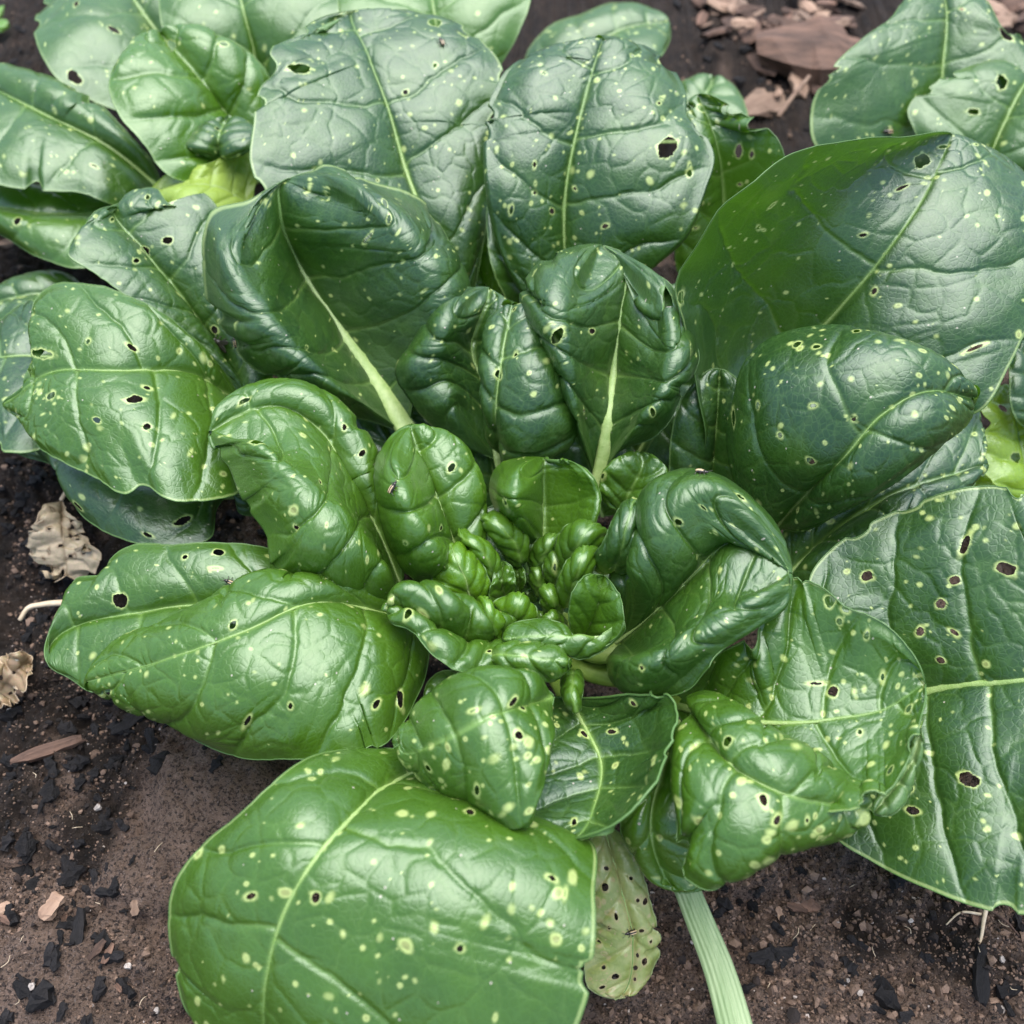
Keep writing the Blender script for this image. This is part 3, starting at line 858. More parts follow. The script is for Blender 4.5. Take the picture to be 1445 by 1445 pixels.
leaf([(1480, 620, 48), (1450, 540, 66), (1442, 478, 76)], [(1432, 590), (1424, 540), (1428, 500)], [(1530, 580), (1520, 500), (1480, 465)], tone=0.09, rib=0.8)
# right, shaded leaf below
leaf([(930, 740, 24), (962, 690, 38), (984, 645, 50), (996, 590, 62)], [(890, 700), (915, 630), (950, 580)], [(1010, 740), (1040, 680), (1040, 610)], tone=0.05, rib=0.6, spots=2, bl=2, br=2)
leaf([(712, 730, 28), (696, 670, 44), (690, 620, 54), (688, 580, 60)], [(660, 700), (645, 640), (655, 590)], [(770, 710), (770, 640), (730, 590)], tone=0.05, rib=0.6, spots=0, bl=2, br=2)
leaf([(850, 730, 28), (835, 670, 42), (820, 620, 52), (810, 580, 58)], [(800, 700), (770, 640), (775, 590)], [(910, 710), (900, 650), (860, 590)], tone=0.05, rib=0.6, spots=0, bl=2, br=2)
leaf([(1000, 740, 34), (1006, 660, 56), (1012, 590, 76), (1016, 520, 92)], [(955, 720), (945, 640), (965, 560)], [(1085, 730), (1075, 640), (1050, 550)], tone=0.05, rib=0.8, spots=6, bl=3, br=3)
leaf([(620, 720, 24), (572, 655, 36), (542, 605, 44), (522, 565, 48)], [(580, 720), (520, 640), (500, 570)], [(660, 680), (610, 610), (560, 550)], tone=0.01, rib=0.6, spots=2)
leaf([(1105, 818, 42), (1180, 748, 60), (1260, 698, 74), (1395, 655, 74)],
     [(1110, 745), (1200, 690), (1290, 630), (1340, 578), (1372, 560), (1391, 600), (1378, 630)],
     [(1145, 825), (1210, 785), (1300, 720), (1370, 692)], tone=0.01, spots=20, rib=1.4, pet=4, bl=3, br=4, hr=2)
# right, domed leaf
leaf([(1092, 748, 55), (1140, 695, 86), (1187, 650, 108), (1246, 584, 126), (1310, 552, 130), (1372, 562, 120)],
     [(1060, 722), (1036, 680), (1025, 630), (1035, 565), (1052, 510), (1090, 477), (1150, 460), (1205, 460), (1260, 485), (1320, 522)],
     [(1130, 745), (1190, 722), (1250, 688), (1310, 645), (1352, 605)], tip=(1373, 562),
     dl=[-10, -8, -4, 0], dr=[-12, -20, -18], bl=9, br=6, roll=(3, 3), pk=1.8, wav=1.4, nv=4, bites=0, spots=46, tone=0.04, rib=0.8, pet=5,
     holes=[(1125, 486, 6, 5, -20), (1065, 517, 7, 6), (1035, 590, 5, 14), (1069, 572, 4, 5), (1144, 650, 6, 4), (1101, 614, 4, 3)])
# right, lowest wide leaf
leaf([(1205, 1002, 46), (1310, 974, 66), (1445, 960, 88), (1640, 930, 112), (1730, 920, 116)],
     [(1150, 900), (1145, 810), (1200, 755), (1260, 720), (1340, 692), (1400, 684), (1445, 697), (1560, 760), (1690, 850)],
     [(1180, 1100), (1175, 1175), (1230, 1215), (1300, 1250), (1380, 1280), (1445, 1290), (1560, 1220), (1700, 1040)], tip=(1735, 925),
     dl=[6, 14, 10], dr=[-8, -18, -22], bl=2, br=3, pk=2.0, spots=95, tone=0.06, rib=3.0, pet=6, spot_r=(0.9, 1.9),
     holes=[(1362, 768, 6, 17, 15), (1419, 803, 15, 9, 25), (1347, 820, 7, 7), (1327, 853, 7, 7), (1224, 812, 9, 10), (1366, 1101, 14, 11, 15), (1287, 1143, 12, 6, 20),
            (1299, 891, 5, 7), (1347, 892, 8, 4, 30), (1327, 932, 6, 5)])
# right front, cupped leaf and its folded near lobe
leaf([(950, 995, 58), (1040, 1016, 78), (1120, 1021, 88), (1190, 1012, 94), (1250, 1000, 98), (1304, 965, 106)],
     [(972, 955), (1010, 925), (1055, 900), (1090, 860), (1110, 818), (1150, 825), (1195, 858), (1235, 873), (1275, 905), (1298, 938)],
     [(990, 1060), (1080, 1120), (1180, 1150), (1240, 1140), (1282, 1085), (1303, 1025)], tip=(1305, 965),
     dl=[0, 12, 16, 8], dr=[0, 6, 10, 8], bl=-4, br=-3, pk=2.0, spots=40, tone=0.3, rib=1.8, pet=6,
     holes=[(1170, 848, 8, 10, -30), (1193, 861, 7, 4, 40), (1175, 976, 7, 8, 40), (1150, 964, 10, 3), (1184, 877, 5, 5), (1214, 1033, 4, 5)])
leaf([(958, 1015, 62), (935, 1090, 70), (918, 1160, 68), (955, 1256, 48)], [(930, 1050), (895, 1110), (877, 1168), (905, 1222)],
     [(1000, 1060), (1020, 1150), (1015, 1225), (990, 1256)], tip=(960, 1260), tone=0.5, spots=10, rib=1.0, bl=4, br=4, holes=[(958, 1048, 5, 11)])
leaf([(978, 1000, 84), (1030, 1078, 104), (1100, 1118, 108), (1228, 1142, 94)],
     [(968, 985), (988, 975), (1030, 988), (1100, 1032), (1160, 1063), (1208, 1108)],
     [(948, 1060), (950, 1150), (968, 1240), (1000, 1256), (1045, 1226), (1110, 1197), (1190, 1174)],
     dl=[-2, -6, -6], dr=[-6, -18, -24, -12], bl=4, br=7, roll=(3, 0), pk=1.9, spots=34, spot_r=(1.0, 2.4), tone=0.35, rib=0.8,
     holes=[(1027, 1046, 7, 9, 20), (1077, 1128, 6, 10), (950, 1200, 1, 1)])
leaf([(1304, 1010, 98), (1284, 1080, 88), (1232, 1148, 82)], [(1290, 1040), (1262, 1090), (1236, 1128)], [(1290, 1085), (1278, 1132), (1250, 1152)], tone=0.6, under=True, rib=0, bl=1, br=2)
# front, folded leaf: its cupped half and the half folded over it
leaf([(800, 985, 60), (828, 1030, 68), (848, 1075, 73), (842, 1128, 79), (815, 1180, 88)],
     [(772, 985), (755, 1030), (735, 1090), (722, 1150), (760, 1176)],
     [(850, 985), (900, 979), (950, 984), (957, 1005), (945, 1060), (910, 1120), (870, 1160)], tip=(810, 1183),
     dl=[0, 4, 4, 2], dr=[8, 22, 26, 10], bl=-1, br=-4, pk=2.0, spots=20, tone=0.09, rib=1.0, rim=0.5, holes=[(863, 1033, 7, 5, -30), (894, 993, 3, 3)])
leaf([(782, 982, 92), (700, 1010, 116), (625, 1045, 108), (566, 1058, 94)],
     [(760, 962), (730, 952), (680, 949), (620, 974), (582, 1008)], [(776, 1020), (769, 1070), (755, 1130), (738, 1163), (682, 1138), (632, 1112), (588, 1086)], tip=(562, 1050),
     dl=[-4, -8, -8, -6], dr=[-4, -10, -14, -10], bl=1.5, br=1.5, wav=3.5, roll=(2, 2.5), pk=1.9, nv=5, spots=26, spot_r=(1.0, 2.2), tone=0.35, rib=0, bites=1,
     holes=[(725, 991, 9, 4, -15), (668, 1002, 6, 3), (733, 1038, 7, 5, 35), (673, 1114, 5, 8, -15)])
# ---- inner ring
leaf([(843, 685, 60), (858, 600, 80), (866, 520, 90), (876, 440, 104), (880, 365, 116)],
     [(825, 640), (800, 575), (775, 510), (745, 455), (737, 405), (758, 372), (805, 350)],
     [(870, 640), (930, 612), (965, 560), (986, 505), (978, 475), (955, 435), (943, 405), (905, 378)], tip=(850, 346),
     lr=[(820, 620, 84), (806, 520, 110), (796, 430, 124), (830, 365, 122)], rr=[(880, 620, 88), (925, 560, 108), (945, 490, 116), (925, 410, 116)],
     bl=2, br=2, roll=(2.5, 0), pk=2.0, spots=22, tone=0.09, rib=5.0, pet=6, val=6, holes=[(787, 474, 6, 15, -10), (836, 467, 9, 5, -20), (824, 580, 3, 6), (976, 494, 3, 9)])
leaf([(702, 650, 56), (690, 565, 70), (668, 490, 84), (690, 412, 100)],
     [(640, 620), (590, 570), (566, 525), (590, 480), (600, 455), (625, 425), (660, 408)], [(730, 620), (745, 540), (742, 470), (718, 425)], tip=(690, 407),
     lr=[(650, 590, 72), (628, 530, 86), (632, 460, 104), (660, 420, 104)], bl=2, br=2, roll=(1.5, 0), pk=2.0, spots=14, tone=0.04, rib=2.0, pet=4)
leaf([(712, 650, 62), (700, 590, 88), (706, 520, 104), (722, 432, 110)], [(696, 625), (684, 565), (679, 505), (690, 455)],
     [(760, 648), (798, 634), (816, 595), (800, 535), (780, 490), (755, 450)], tip=(722, 430), dl=[-8, -8, -6], dr=[-10, -14, -8], bl=3, br=10, roll=(3, 3), pk=2.1, spots=8, tone=0.09, rib=0.9, pet=4,
     holes=[(705, 530, 6, 9), (728, 501, 3, 4, 30), (726, 436, 4, 3)])
leaf([(570, 835, 60), (532, 745, 72), (490, 670, 84), (455, 610, 94), (400, 575, 100), (302, 605, 100)],
     [(568, 760), (552, 700), (532, 640), (505, 595), (465, 555), (420, 543), (350, 551), (315, 572)],
     [(560, 860), (500, 868), (440, 842), (388, 808), (375, 750), (345, 705), (325, 655), (302, 630)], tip=(298, 608),
     rr=[(560, 815, 80), (480, 735, 104), (415, 665, 112), (345, 618, 110)], dl=[-2, -4, -4, -2], dr=[-2, -8, -8, -4], bl=5, br=2, roll=(1.5, 1.2), pk=2.2, nv=4, val=8, spots=30, tone=0.4, rib=0.8, pet=5,
     holes=[(344, 565, 9, 6, 20), (487, 603, 3, 5), (512, 639, 4, 4), (359, 714, 5, 4), (419, 744, 4, 4, -30), (507, 765, 1, 1)])
leaf([(668, 820, 62), (645, 775, 74), (618, 705, 88), (594, 645, 96), (578, 604, 102)],
     [(625, 832), (585, 818), (560, 790), (540, 740), (530, 685), (533, 645)], [(682, 785), (686, 725), (678, 670), (655, 630), (620, 608)], tip=(580, 602),
     lr=[(640, 805, 82), (592, 745, 104), (566, 685, 112), (556, 640, 108)], dl=-4, dr=-4, bl=2, br=4, roll=(1.5, 1.5), pk=2.4, nv=4, spots=5, tone=0.45, rib=0.8, pet=4,
     holes=[(637, 660, 4, 7, 25), (622, 745, 4, 7, 20), (572, 767, 4, 4)])
leaf([(875, 908, 58), (930, 860, 80), (985, 805, 94), (1030, 765, 104), (1110, 805, 110)],
     [(888, 850), (903, 790), (903, 730), (925, 685), (965, 666), (1010, 675), (1062, 712), (1098, 755)],
     [(858, 930), (868, 962), (905, 978), (955, 970), (1000, 925), (1060, 885), (1105, 850)], tip=(1113, 808),
     lr=[(890, 850, 86), (935, 765, 110), (985, 705, 120), (1050, 725, 118)], rr=[(868, 935, 80), (925, 925, 100), (1005, 875, 108), (1085, 835, 110)],
     val=5, bl=2, br=2, roll=(2, 2), pk=2.3, nv=4, spots=14, tone=0.15, rib=1.4, pet=6, holes=[(993, 716, 6, 5), (958, 738, 5, 4), (1045, 702, 5, 3), (906, 943, 3, 4)])
leaf([(768, 770, 60), (768, 720, 68), (767, 680, 76), (768, 652, 82)], [(735, 765), (702, 725), (690, 685), (702, 657), (735, 645)], [(810, 768), (838, 722), (836, 685), (812, 655)], tip=(768, 647),
     lr=[(744, 745, 82), (730, 695, 98), (742, 655, 96)], dr=[4, 14, 12, 6], bl=3, br=-3, roll=(1.2, 1.2), pk=1.1, nv=3, spots=3, tone=0.45, rib=0.9, cell=1.6, vstr=0.5,
     holes=[(711, 706, 4, 11, -15)])
leaf([(875, 725, 54), (890, 690, 66), (905, 645, 76)], [(850, 705), (852, 670), (872, 645)], [(912, 720), (938, 690), (940, 660), (925, 645)], tip=(902, 640), bl=1, br=1, dome=3, dl=4, dr=4, roll=(0.8, 0.8), pk=1.2, tone=0.4, rib=0, vstr=0.3, cell=1.6,
     holes=[(851, 672, 3, 6)])
# ruffled leaf in front of the heart
leaf([(735, 900, 66), (684, 909, 72), (640, 905, 78), (600, 880, 86), (550, 860, 86)], [(705, 872), (680, 858), (640, 838), (600, 826), (565, 836)],
     [(740, 935), (700, 947), (650, 949), (605, 918), (578, 888), (556, 880)], tip=(546, 862), bl=9, br=4, dl=[0, 4, 0], dr=[4, 6, 2], roll=(2, 0), pk=2.2, spots=8, tone=0.35, rib=1.0, pet=4, ruf=3,
     holes=[(576, 865, 4, 6), (690, 919, 3, 3)])
leaf([(685, 925, 80), (740, 932, 86), (802, 935, 86)], [(712, 908), (755, 905), (790, 916)], [(700, 946), (750, 962), (790, 957)], bl=1, br=1, dome=4, dl=-3, dr=-4, roll=(1.2, 1.2), pk=1.2, vstr=0.3, nv=4, tone=0.4, rib=0, spots=3, cell=1.6, ruf=2)
# ---- the heart
for pts, ti, zb, zt, bu, tn, kw in [
        ([(275, 1075), (150, 1045), (80, 990), (62, 900), (92, 830), (150, 790), (220, 788), (285, 840), (332, 920), (352, 1000), (330, 1065)], 5, 64, 84, 8, .8, dict(rib=0.5)),
        ([(390, 1000), (350, 985), (310, 905), (270, 800), (214, 712), (212, 670), (300, 712), (385, 770), (424, 850), (412, 940)], 4, 58, 84, 5, .6, {}),
        ([(535, 880), (470, 830), (400, 745), (356, 690), (350, 625), (400, 588), (470, 608), (545, 662), (575, 725), (555, 800)], 4, 56, 82, 7, .5, {}),
        ([(470, 1085), (395, 1095), (374, 1050), (388, 960), (435, 860), (475, 880), (505, 960), (492, 1060)], 4, 54, 72, -2, .4, dict(dz=3)),
        ([(530, 1040), (500, 1010), (488, 905), (520, 865), (562, 920), (560, 1000)], 3, 48, 62, -2, .35, dict(dz=2)),
        ([(640, 1050), (596, 1000), (585, 925), (620, 895), (672, 905), (695, 960), (685, 1025)], 3, 48, 62, 4, .35, {}),
        ([(580, 1090), (540, 1060), (530, 1005), (580, 1022), (628, 1002), (620, 1070)], 3, 40, 52, -2, .35, {}),
        ([(640, 920), (592, 870), (600, 790), (650, 735), (725, 716), (765, 735), (712, 840)], 4, 52, 72, 5, .4, {}),
        ([(790, 900), (765, 840), (758, 750), (800, 670), (860, 648), (940, 680), (1018, 708), (960, 785), (890, 830)], 5, 58, 86, 7, .45, {}),
        ([(745, 995), (700, 955), (688, 860), (730, 795), (785, 850), (795, 930)], 3, 50, 70, 4, .4, dict(holes=[(782, 800, 2, 4)])),
        ([(790, 1110), (752, 1060), (755, 970), (790, 880), (850, 815), (905, 798), (965, 815), (935, 905), (860, 1010)], 5, 56, 88, 7, .5, {}),
        ([(735, 1150), (680, 1140), (648, 1085), (680, 1012), (740, 995), (785, 1075), (770, 1135)], 3, 50, 70, 5, .5, {}),
        ([(860, 1345), (832, 1230), (826, 1090), (855, 1000), (930, 936), (1010, 948), (1082, 1030), (1112, 1150), (1095, 1235), (1010, 1310)], 5, 58, 88, -4, .4, dict(dz=7, rib=0.6)),
        ([(1060, 905), (1000, 885), (945, 862), (1000, 760), (1060, 620), (1110, 550), (1180, 528), (1216, 590), (1216, 700), (1222, 800), (1200, 880), (1110, 912)], 6, 62, 104, 8, .12, dict(spots=3)),
        ([(1140, 1220), (1085, 1100), (1068, 925), (1150, 905), (1222, 885), (1252, 980), (1262, 1110), (1222, 1205)], 4, 50, 80, 5, .1, {}),
        ([(530, 1225), (495, 1160), (445, 1112), (400, 1092), (440, 1062), (540, 1058), (605, 1110), (628, 1180), (590, 1212)], 5, 56, 80, 7, .65, {}),
        ([(420, 1305), (330, 1245), (298, 1150), (282, 1082), (340, 1078), (395, 1140), (475, 1190), (445, 1240), (485, 1285)], 4, 64, 86, 6, .75, {}),
        ([(660, 1215), (635, 1190), (628, 1158), (655, 1148), (685, 1160), (690, 1195)], 3, 48, 58, 3, .5, {}),
        ([(770, 1225), (700, 1222), (660, 1205), (700, 1160), (760, 1138), (785, 1175)], 3, 50, 68, 4, .5, {}),
        ([(560, 1000), (545, 960), (555, 930), (585, 940), (600, 985)], 2, 40, 52, 2, .3, {}),
        ([(1100, 1190), (1050, 1292), (940, 1345), (862, 1335), (800, 1240), (720, 1200), (600, 1205), (520, 1222), (468, 1295), (490, 1325), (600, 1375), (740, 1352), (900, 1386), (1020, 1330), (1108, 1235)], 8, 88, 84, 4, .35, {}),
        ([(840, 1480), (795, 1500), (785, 1560), (800, 1650), (855, 1690), (885, 1600), (880, 1520)], 4, 66, 76, 5, .4, {})]:
    puff(P_, pts, ti, zb, zt, bu, tn, **kw)
leaf([(745, 890, 22), (745, 830, 34), (745, 760, 44), (745, 700, 48)], [(690, 880), (640, 820), (660, 740)], [(800, 890), (860, 830), (840, 740)], tone=0.02, rib=0, bl=-2, br=-2)  # dark underlay added below the heart so its gaps read as deep shade
def petiole(pts, r0, r1):
    p = hermite(np.asarray(pts, float), np.linspace(0, 1, 20))
    V, Q = tube(at(p[:, 0], p[:, 1], p[:, 2] / 1000), np.linspace(r0, r1, 20) / 1000, 12, 0.55)
    link('petiole', make_mesh('petiole', V, Q), M_PET, P_)
petiole([(770, 890, 30), (835, 945, 44), (900, 958, 52), (965, 990, 58)], 7, 5)
petiole([(760, 900, 30), (785, 950, 44), (806, 992, 56)], 6, 4)
petiole([(790, 880, 36), (850, 920, 52), (890, 905, 56)], 8, 5)
# old spotted leaf low at the front
leaf([(850, 1160, 40), (878, 1260, 34), (893, 1330, 27), (872, 1408, 16)], [(836, 1190), (836, 1260), (830, 1340), (828, 1388)],
     [(885, 1190), (905, 1230), (918, 1280), (930, 1330), (915, 1380), (898, 1402)], tip=(868, 1410), mat=M_OLD, tone=0.6, rib=0.8, bl=2, br=2, pk=1.0, spots=40, spot_r=(0.6, 1.5), jag=5,
     label='yellowed old leaf full of holes', pet=4,
     holes=[(854, 1251, 5, 6), (869, 1294, 3, 6), (845, 1330, 4, 6), (890, 1240, 3, 3), (901, 1270, 3, 4), (899, 1347, 3, 5), (909, 1357, 4, 5), (869, 1379, 5, 5), (852, 1345, 3, 2), (853, 1365, 3, 3),
            (896, 1365, 4, 4), (896, 1378, 2, 4), (918, 1327, 3, 4), (905, 1314, 5, 3), (850, 1393, 3, 3), (880, 1403, 3, 2)])

# ------------------------------------------------------------------ neighbouring plants
cA = at(420, 240, 0.02); CROWN_A = cA
P_ = thing('tatsoi_plant', 'green leafy plant at the upper left behind the large rosette', 'plant', (cA[0], cA[1], 0), 'leafy plants growing in the bed')
kn = dict(crown=CROWN_A, pet=4)
leaf([(300, 160, 50), (222, 45, 80), (190, 0, 90), (130, -90, 88)], [(220, 172), (130, 142), (80, 110), (60, 80), (52, 40), (65, -20)], [(335, 80), (300, 0), (230, -60)], tip=(130, -92),
     bl=5, br=4, spots=40, tone=0.25, rib=2.2, cell=2.6, holes=[(108, 5, 4, 7), (160, 42, 8, 6), (103, 110, 13, 9, 20)], **kn)
leaf([(375, 150, 55), (357, 65, 86), (340, 0, 102), (330, -80, 102)], [(300, 130), (230, 50), (230, -20), (270, -80)], [(430, 120), (472, 60), (472, -20), (400, -80)], bl=4, br=5, spots=20, tone=0.35, rib=2.4, cell=2.6, **kn)
leaf([(390, 250, 60), (315, 155, 90), (270, 95, 108), (225, 48, 116)], [(300, 262), (240, 250), (200, 200), (170, 165), (155, 120), (175, 78), (195, 58)],
     [(395, 190), (378, 112), (340, 70), (290, 45), (252, 42)], tip=(225, 47), bl=[2, 9, 6], br=7, dl=4, pk=2.4, spots=12, tone=0.5, rib=1.6, cell=2.4, holes=[(241, 63, 9, 7, 15), (317, 62, 6, 4)], **kn)
leaf([(230, 270, 55), (150, 205, 76), (70, 165, 84), (0, 130, 86), (-100, 85, 78)], [(218, 230), (170, 180), (120, 130), (60, 104), (0, 93), (-60, 78)],
     [(190, 292), (110, 272), (40, 268), (-20, 258), (-85, 180)], tip=(-110, 90), bl=7, br=5, dr=[-4, -10, -10], pk=1.5, spots=34, tone=0.25, rib=2.6, cell=2.4, hr=2, **kn)
leaf([(195, 292, 45), (100, 302, 56), (0, 292, 60), (-80, 262, 52)], [(150, 272), (60, 262), (-20, 246)], [(192, 330), (112, 378), (60, 366), (0, 332), (-60, 302)], bl=2, br=6, dr=[-4, -8, -6],
     tone=0.4, spots=10, rib=1.4, cell=2.4, holes=[(24, 312, 5, 9, -20)], **kn)
leaf([(312, 222, 90), (308, 198, 98), (318, 168, 98)], [(285, 216), (264, 205), (270, 185), (292, 173)], [(345, 216), (362, 200), (356, 176), (338, 166)], tip=(318, 167), roll=(1.5, 1.5), bl=3, br=3, tone=0.1, rib=0, spots=5,
     holes=[(306, 181, 4, 4)])
leaf([(355, 290, 70), (300, 262, 88), (260, 262, 92), (214, 270, 84)], [(362, 240), (358, 206), (325, 216), (290, 232), (245, 240)], [(340, 300), (290, 300), (245, 292)], under=True, tone=0.8, bl=-3, br=2, rib=0.8, jag=4, mat=M_YEL,
     label='small leaf showing its yellow green underside')
leaf([(640, 150, 50), (620, 60, 82), (610, 0, 96), (600, -70, 96)], [(560, 110), (480, 40), (468, -20), (520, -70)], [(705, 95), (735, 40), (750, -20), (700, -70)], bl=4, br=6, tone=0.5, spots=16, rib=1.8, cell=2.6, crown=at(650, 190, .02), pet=3)
leaf([(130, 420, 26), (60, 416, 36), (-30, 432, 34)], [(95, 386), (40, 388), (0, 404)], [(95, 450), (30, 458)], tone=0.1, rib=0.8, spots=4, cell=2.6, holes=[(25, 420, 9, 4)])

cB = at(800, 190, 0.01)
P_ = thing('tatsoi_plant', 'rounded pale leaves poking out behind the round back leaf of the large rosette', 'plant', (cB[0], cB[1], 0), 'leafy plants growing in the bed')
leaf([(760, 150, 30), (820, 78, 50), (880, 42, 58), (945, 32, 56)], [(738, 85), (780, 38), (840, 15), (900, 7)], [(850, 115), (925, 88), (943, 58)], bl=4, br=4, tone=0.2, spots=18, rib=1.4, cell=2.8, crown=cB, pet=3)
leaf([(960, 200, 26), (995, 135, 42), (1008, 110, 44)], [(945, 155), (962, 116), (985, 108)], [(1055, 170), (1040, 128), (1022, 112)], bl=3, br=3, tone=0.3, rib=0.8, cell=2.8, crown=cB, pet=3)

cC = at(1350, 270, 0.01)
P_ = thing('tatsoi_plant', 'pale bluish green leafy plant at the upper right beside the bark chips', 'plant', (cC[0], cC[1], 0), 'leafy plants growing in the bed')
leaf([(1325, 260, 40), (1330, 110, 90), (1333, 0, 112), (1310, -60, 114)], [(1220, 240), (1150, 200), (1147, 150), (1172, 100), (1220, 52), (1262, 18), (1285, -30)],
     [(1400, 200), (1475, 120), (1450, 60), (1425, 45), (1390, 5), (1360, -40)], bl=3, br=4, tone=0.15, spots=60, rib=2.2, cell=2.6, crown=cC, pet=4, hr=4, holes=[(1420, 48, 14, 8, 20)])
leaf([(1370, 300, 50), (1410, 190, 82), (1445, 120, 96), (1495, 55, 96)], [(1330, 235), (1290, 185), (1280, 160), (1325, 118), (1390, 92), (1445, 72)], [(1440, 250), (1510, 200), (1540, 120)],
     bl=4, br=4, tone=0.25, spots=24, rib=1.6, cell=2.6, crown=cC, pet=4, holes=[(1374, 158, 9, 5, -10), (1414, 115, 9, 14)])
leaf([(1200, 230, 24), (1180, 200, 32), (1168, 178, 34)], [(1170, 220), (1152, 200)], [(1215, 205), (1195, 182)], tone=0.3, rib=0, cell=2.8)

cD = at(1500, 720, 0.01)
P_ = thing('lettuce_plant', 'bright yellow green frilly leaves at the right edge under the dark leaves', 'plant', (cD[0], cD[1], 0))
ky = dict(mat=M_YEL, jag=12, ruf=6, pk=1.5, crown=cD, pet=3)
leaf([(1480, 740, 22), (1445, 640, 40), (1425, 545, 54)], [(1425, 705), (1380, 655), (1376, 622), (1396, 600), (1382, 575), (1395, 552)], [(1520, 690), (1510, 580), (1465, 510)], tone=0.5, rib=1.2, holes=[(1415, 575, 8, 6), (1435, 645, 10, 8)], **ky)
leaf([(1540, 740, 16), (1450, 690, 24), (1345, 680, 26)], [(1490, 650), (1400, 640)], [(1490, 760), (1400, 730)], tone=0.3, rib=1.2, **ky)

# ------------------------------------------------------------------ litter on the soil
random.seed(11)
def chunk_mesh(name, lx, ly, lz, seed, cuts=3, rag=0.25):
    """angular splinter: a tapered bar with broken ends and uneven faces"""
    r = random.Random(seed)
    V, n = [], cuts + 1
    for k in range(n + 1):
        f = k / n
        w = (0.35 + 0.65 * math.sin(math.pi * min(1, max(0, 0.12 + 0.76 * f)))) * (1 + r.uniform(-rag, rag))
        for (a, b) in ((-1, -0.8), (0.15, -1), (1, -0.5), (0.85, 0.7), (-0.1, 1), (-1, 0.5)):
            V.append(((f - 0.5) * lx + r.uniform(-.06, .06) * lx, a * ly / 2 * w * (1 + r.uniform(-rag, rag)), b * lz / 2 * w * (1 + r.uniform(-rag, rag))))
    F = []
    for k in range(n):
        for j in range(6):
            F.append((k * 6 + j, k * 6 + (j + 1) % 6, k * 6 + 6 + (j + 1) % 6, k * 6 + 6 + j))
    F += [tuple(range(5, -1, -1)), tuple(range(n * 6, n * 6 + 6))]
    me = bpy.data.meshes.new(name)
    me.from_pydata(V, [], F)
    me.update()
    return me

def gz(x, y):
    return float(ground_h(np.array([x]), np.array([y]))[0])

def put(me, name, mat, px, py, label, cat, group, size=1.0, rz=None, tilt=0.35, sink=0.3, h=0.002):
    p = at(px, py, 0.0)
    for _ in range(3):
        p = at(px, py, gz(p[0], p[1]))
    o = link(name, me, mat)
    o.location = (p[0], p[1], p[2] + h * (1 - sink))
    o.rotation_euler = (random.uniform(-tilt, tilt), random.uniform(-tilt, tilt) * 0.6, random.uniform(0, 6.28) if rz is None else rz)
    o.scale = (size, size * random.uniform(0.8, 1.2), size * random.uniform(0.8, 1.2))
    return tag(o, label, cat, group)

CH = [chunk_mesh('charcoal', 0.0105, 0.0040 + 0.0008 * (k % 3), 0.0042, 50 + k, 4, 0.42) for k in range(6)]
BK = [chunk_mesh('bark_chip', 0.020, 0.008 + 0.002 * (k % 3), 0.003, 80 + k, 4, 0.22) for k in range(6)]
PB = [chunk_mesh('pebble', 0.004, 0.0035, 0.003, 110 + k, 2, 0.2) for k in range(3)]
ZONES = [('beside the left leaves', 0, 130, 650, 960), ('on the loose soil at the lower left', 0, 190, 970, 1445), ('under the folded left leaf', 150, 330, 985, 1080),
         ('in the gap between the left leaves', 300, 385, 715, 775), ('below the cupped right leaf', 980, 1130, 1190, 1290), ('on the bare soil at the lower right', 1030, 1445, 1240, 1445),
         ('in the dark soil behind the rosette', 950, 1150, 0, 190), ('at the upper left corner', 0, 60, 10, 110), ('in the gap left of the heart', 590, 640, 890, 960)]
CNT = [60, 90, 12, 6, 14, 24, 30, 5, 4]
for (zn, x0, x1, y0, y1), c in zip(ZONES, CNT):
    for k in range(c):
        put(CH[(k * 5 + c) % 6], 'charcoal_piece', M_CHAR, random.uniform(x0, x1), random.uniform(y0, y1), '%s %s black charcoal splinter %s' % (('tiny', 'small', 'larger')[k % 3], ('slim', 'broad', 'blocky', 'jagged')[(k // 3) % 4], zn), 'charcoal', 'charcoal splinters ' + zn, (random.uniform(0.3, 0.45), random.uniform(0.45, 0.7), random.uniform(0.75, 1.05))[k % 3], sink=0.4)
for (x0, x1, y0, y1, n, zn) in ((985, 1200, -15, 55, 64, 'in the mulch behind the dark soil'), (1070, 1165, 60, 140, 12, 'beside the big bark chunk'), (1380, 1450, -10, 45, 22, 'behind the upper right plant')):
    for k in range(n):
        c = ('pale pinkish', 'reddish brown', 'dark brown')[k % 3]
        sz = ('short', 'medium', 'long')[(k // 3) % 3]
        put(BK[(k * 5 + n) % 6], 'bark_chip', M_PALEW if k % 3 == 0 else M_BARK, random.uniform(x0, x1), random.uniform(y0, y1), '%s %s wood chip %s' % (sz, c, zn), 'bark chip',
            'wood chips ' + zn, (0.5, 0.85, 1.3)[(k // 3) % 3] * random.uniform(0.85, 1.15), tilt=0.7, h=0.006)
for k in range(14):
    put(BK[k % 6], 'bark_chip', M_BARK, random.uniform(1050, 1440) if k % 8 > 3 else random.uniform(0, 200), random.uniform(1210, 1440), ('small brown', 'dark reddish', 'thin brown', 'stubby brown')[k % 4] + ' bark crumb on the front soil ' + ('left of the big front leaf', 'right of the green stalk')[int(k % 8 > 3)], 'bark chip', 'bark crumbs on the front soil', random.uniform(0.2, 0.45))
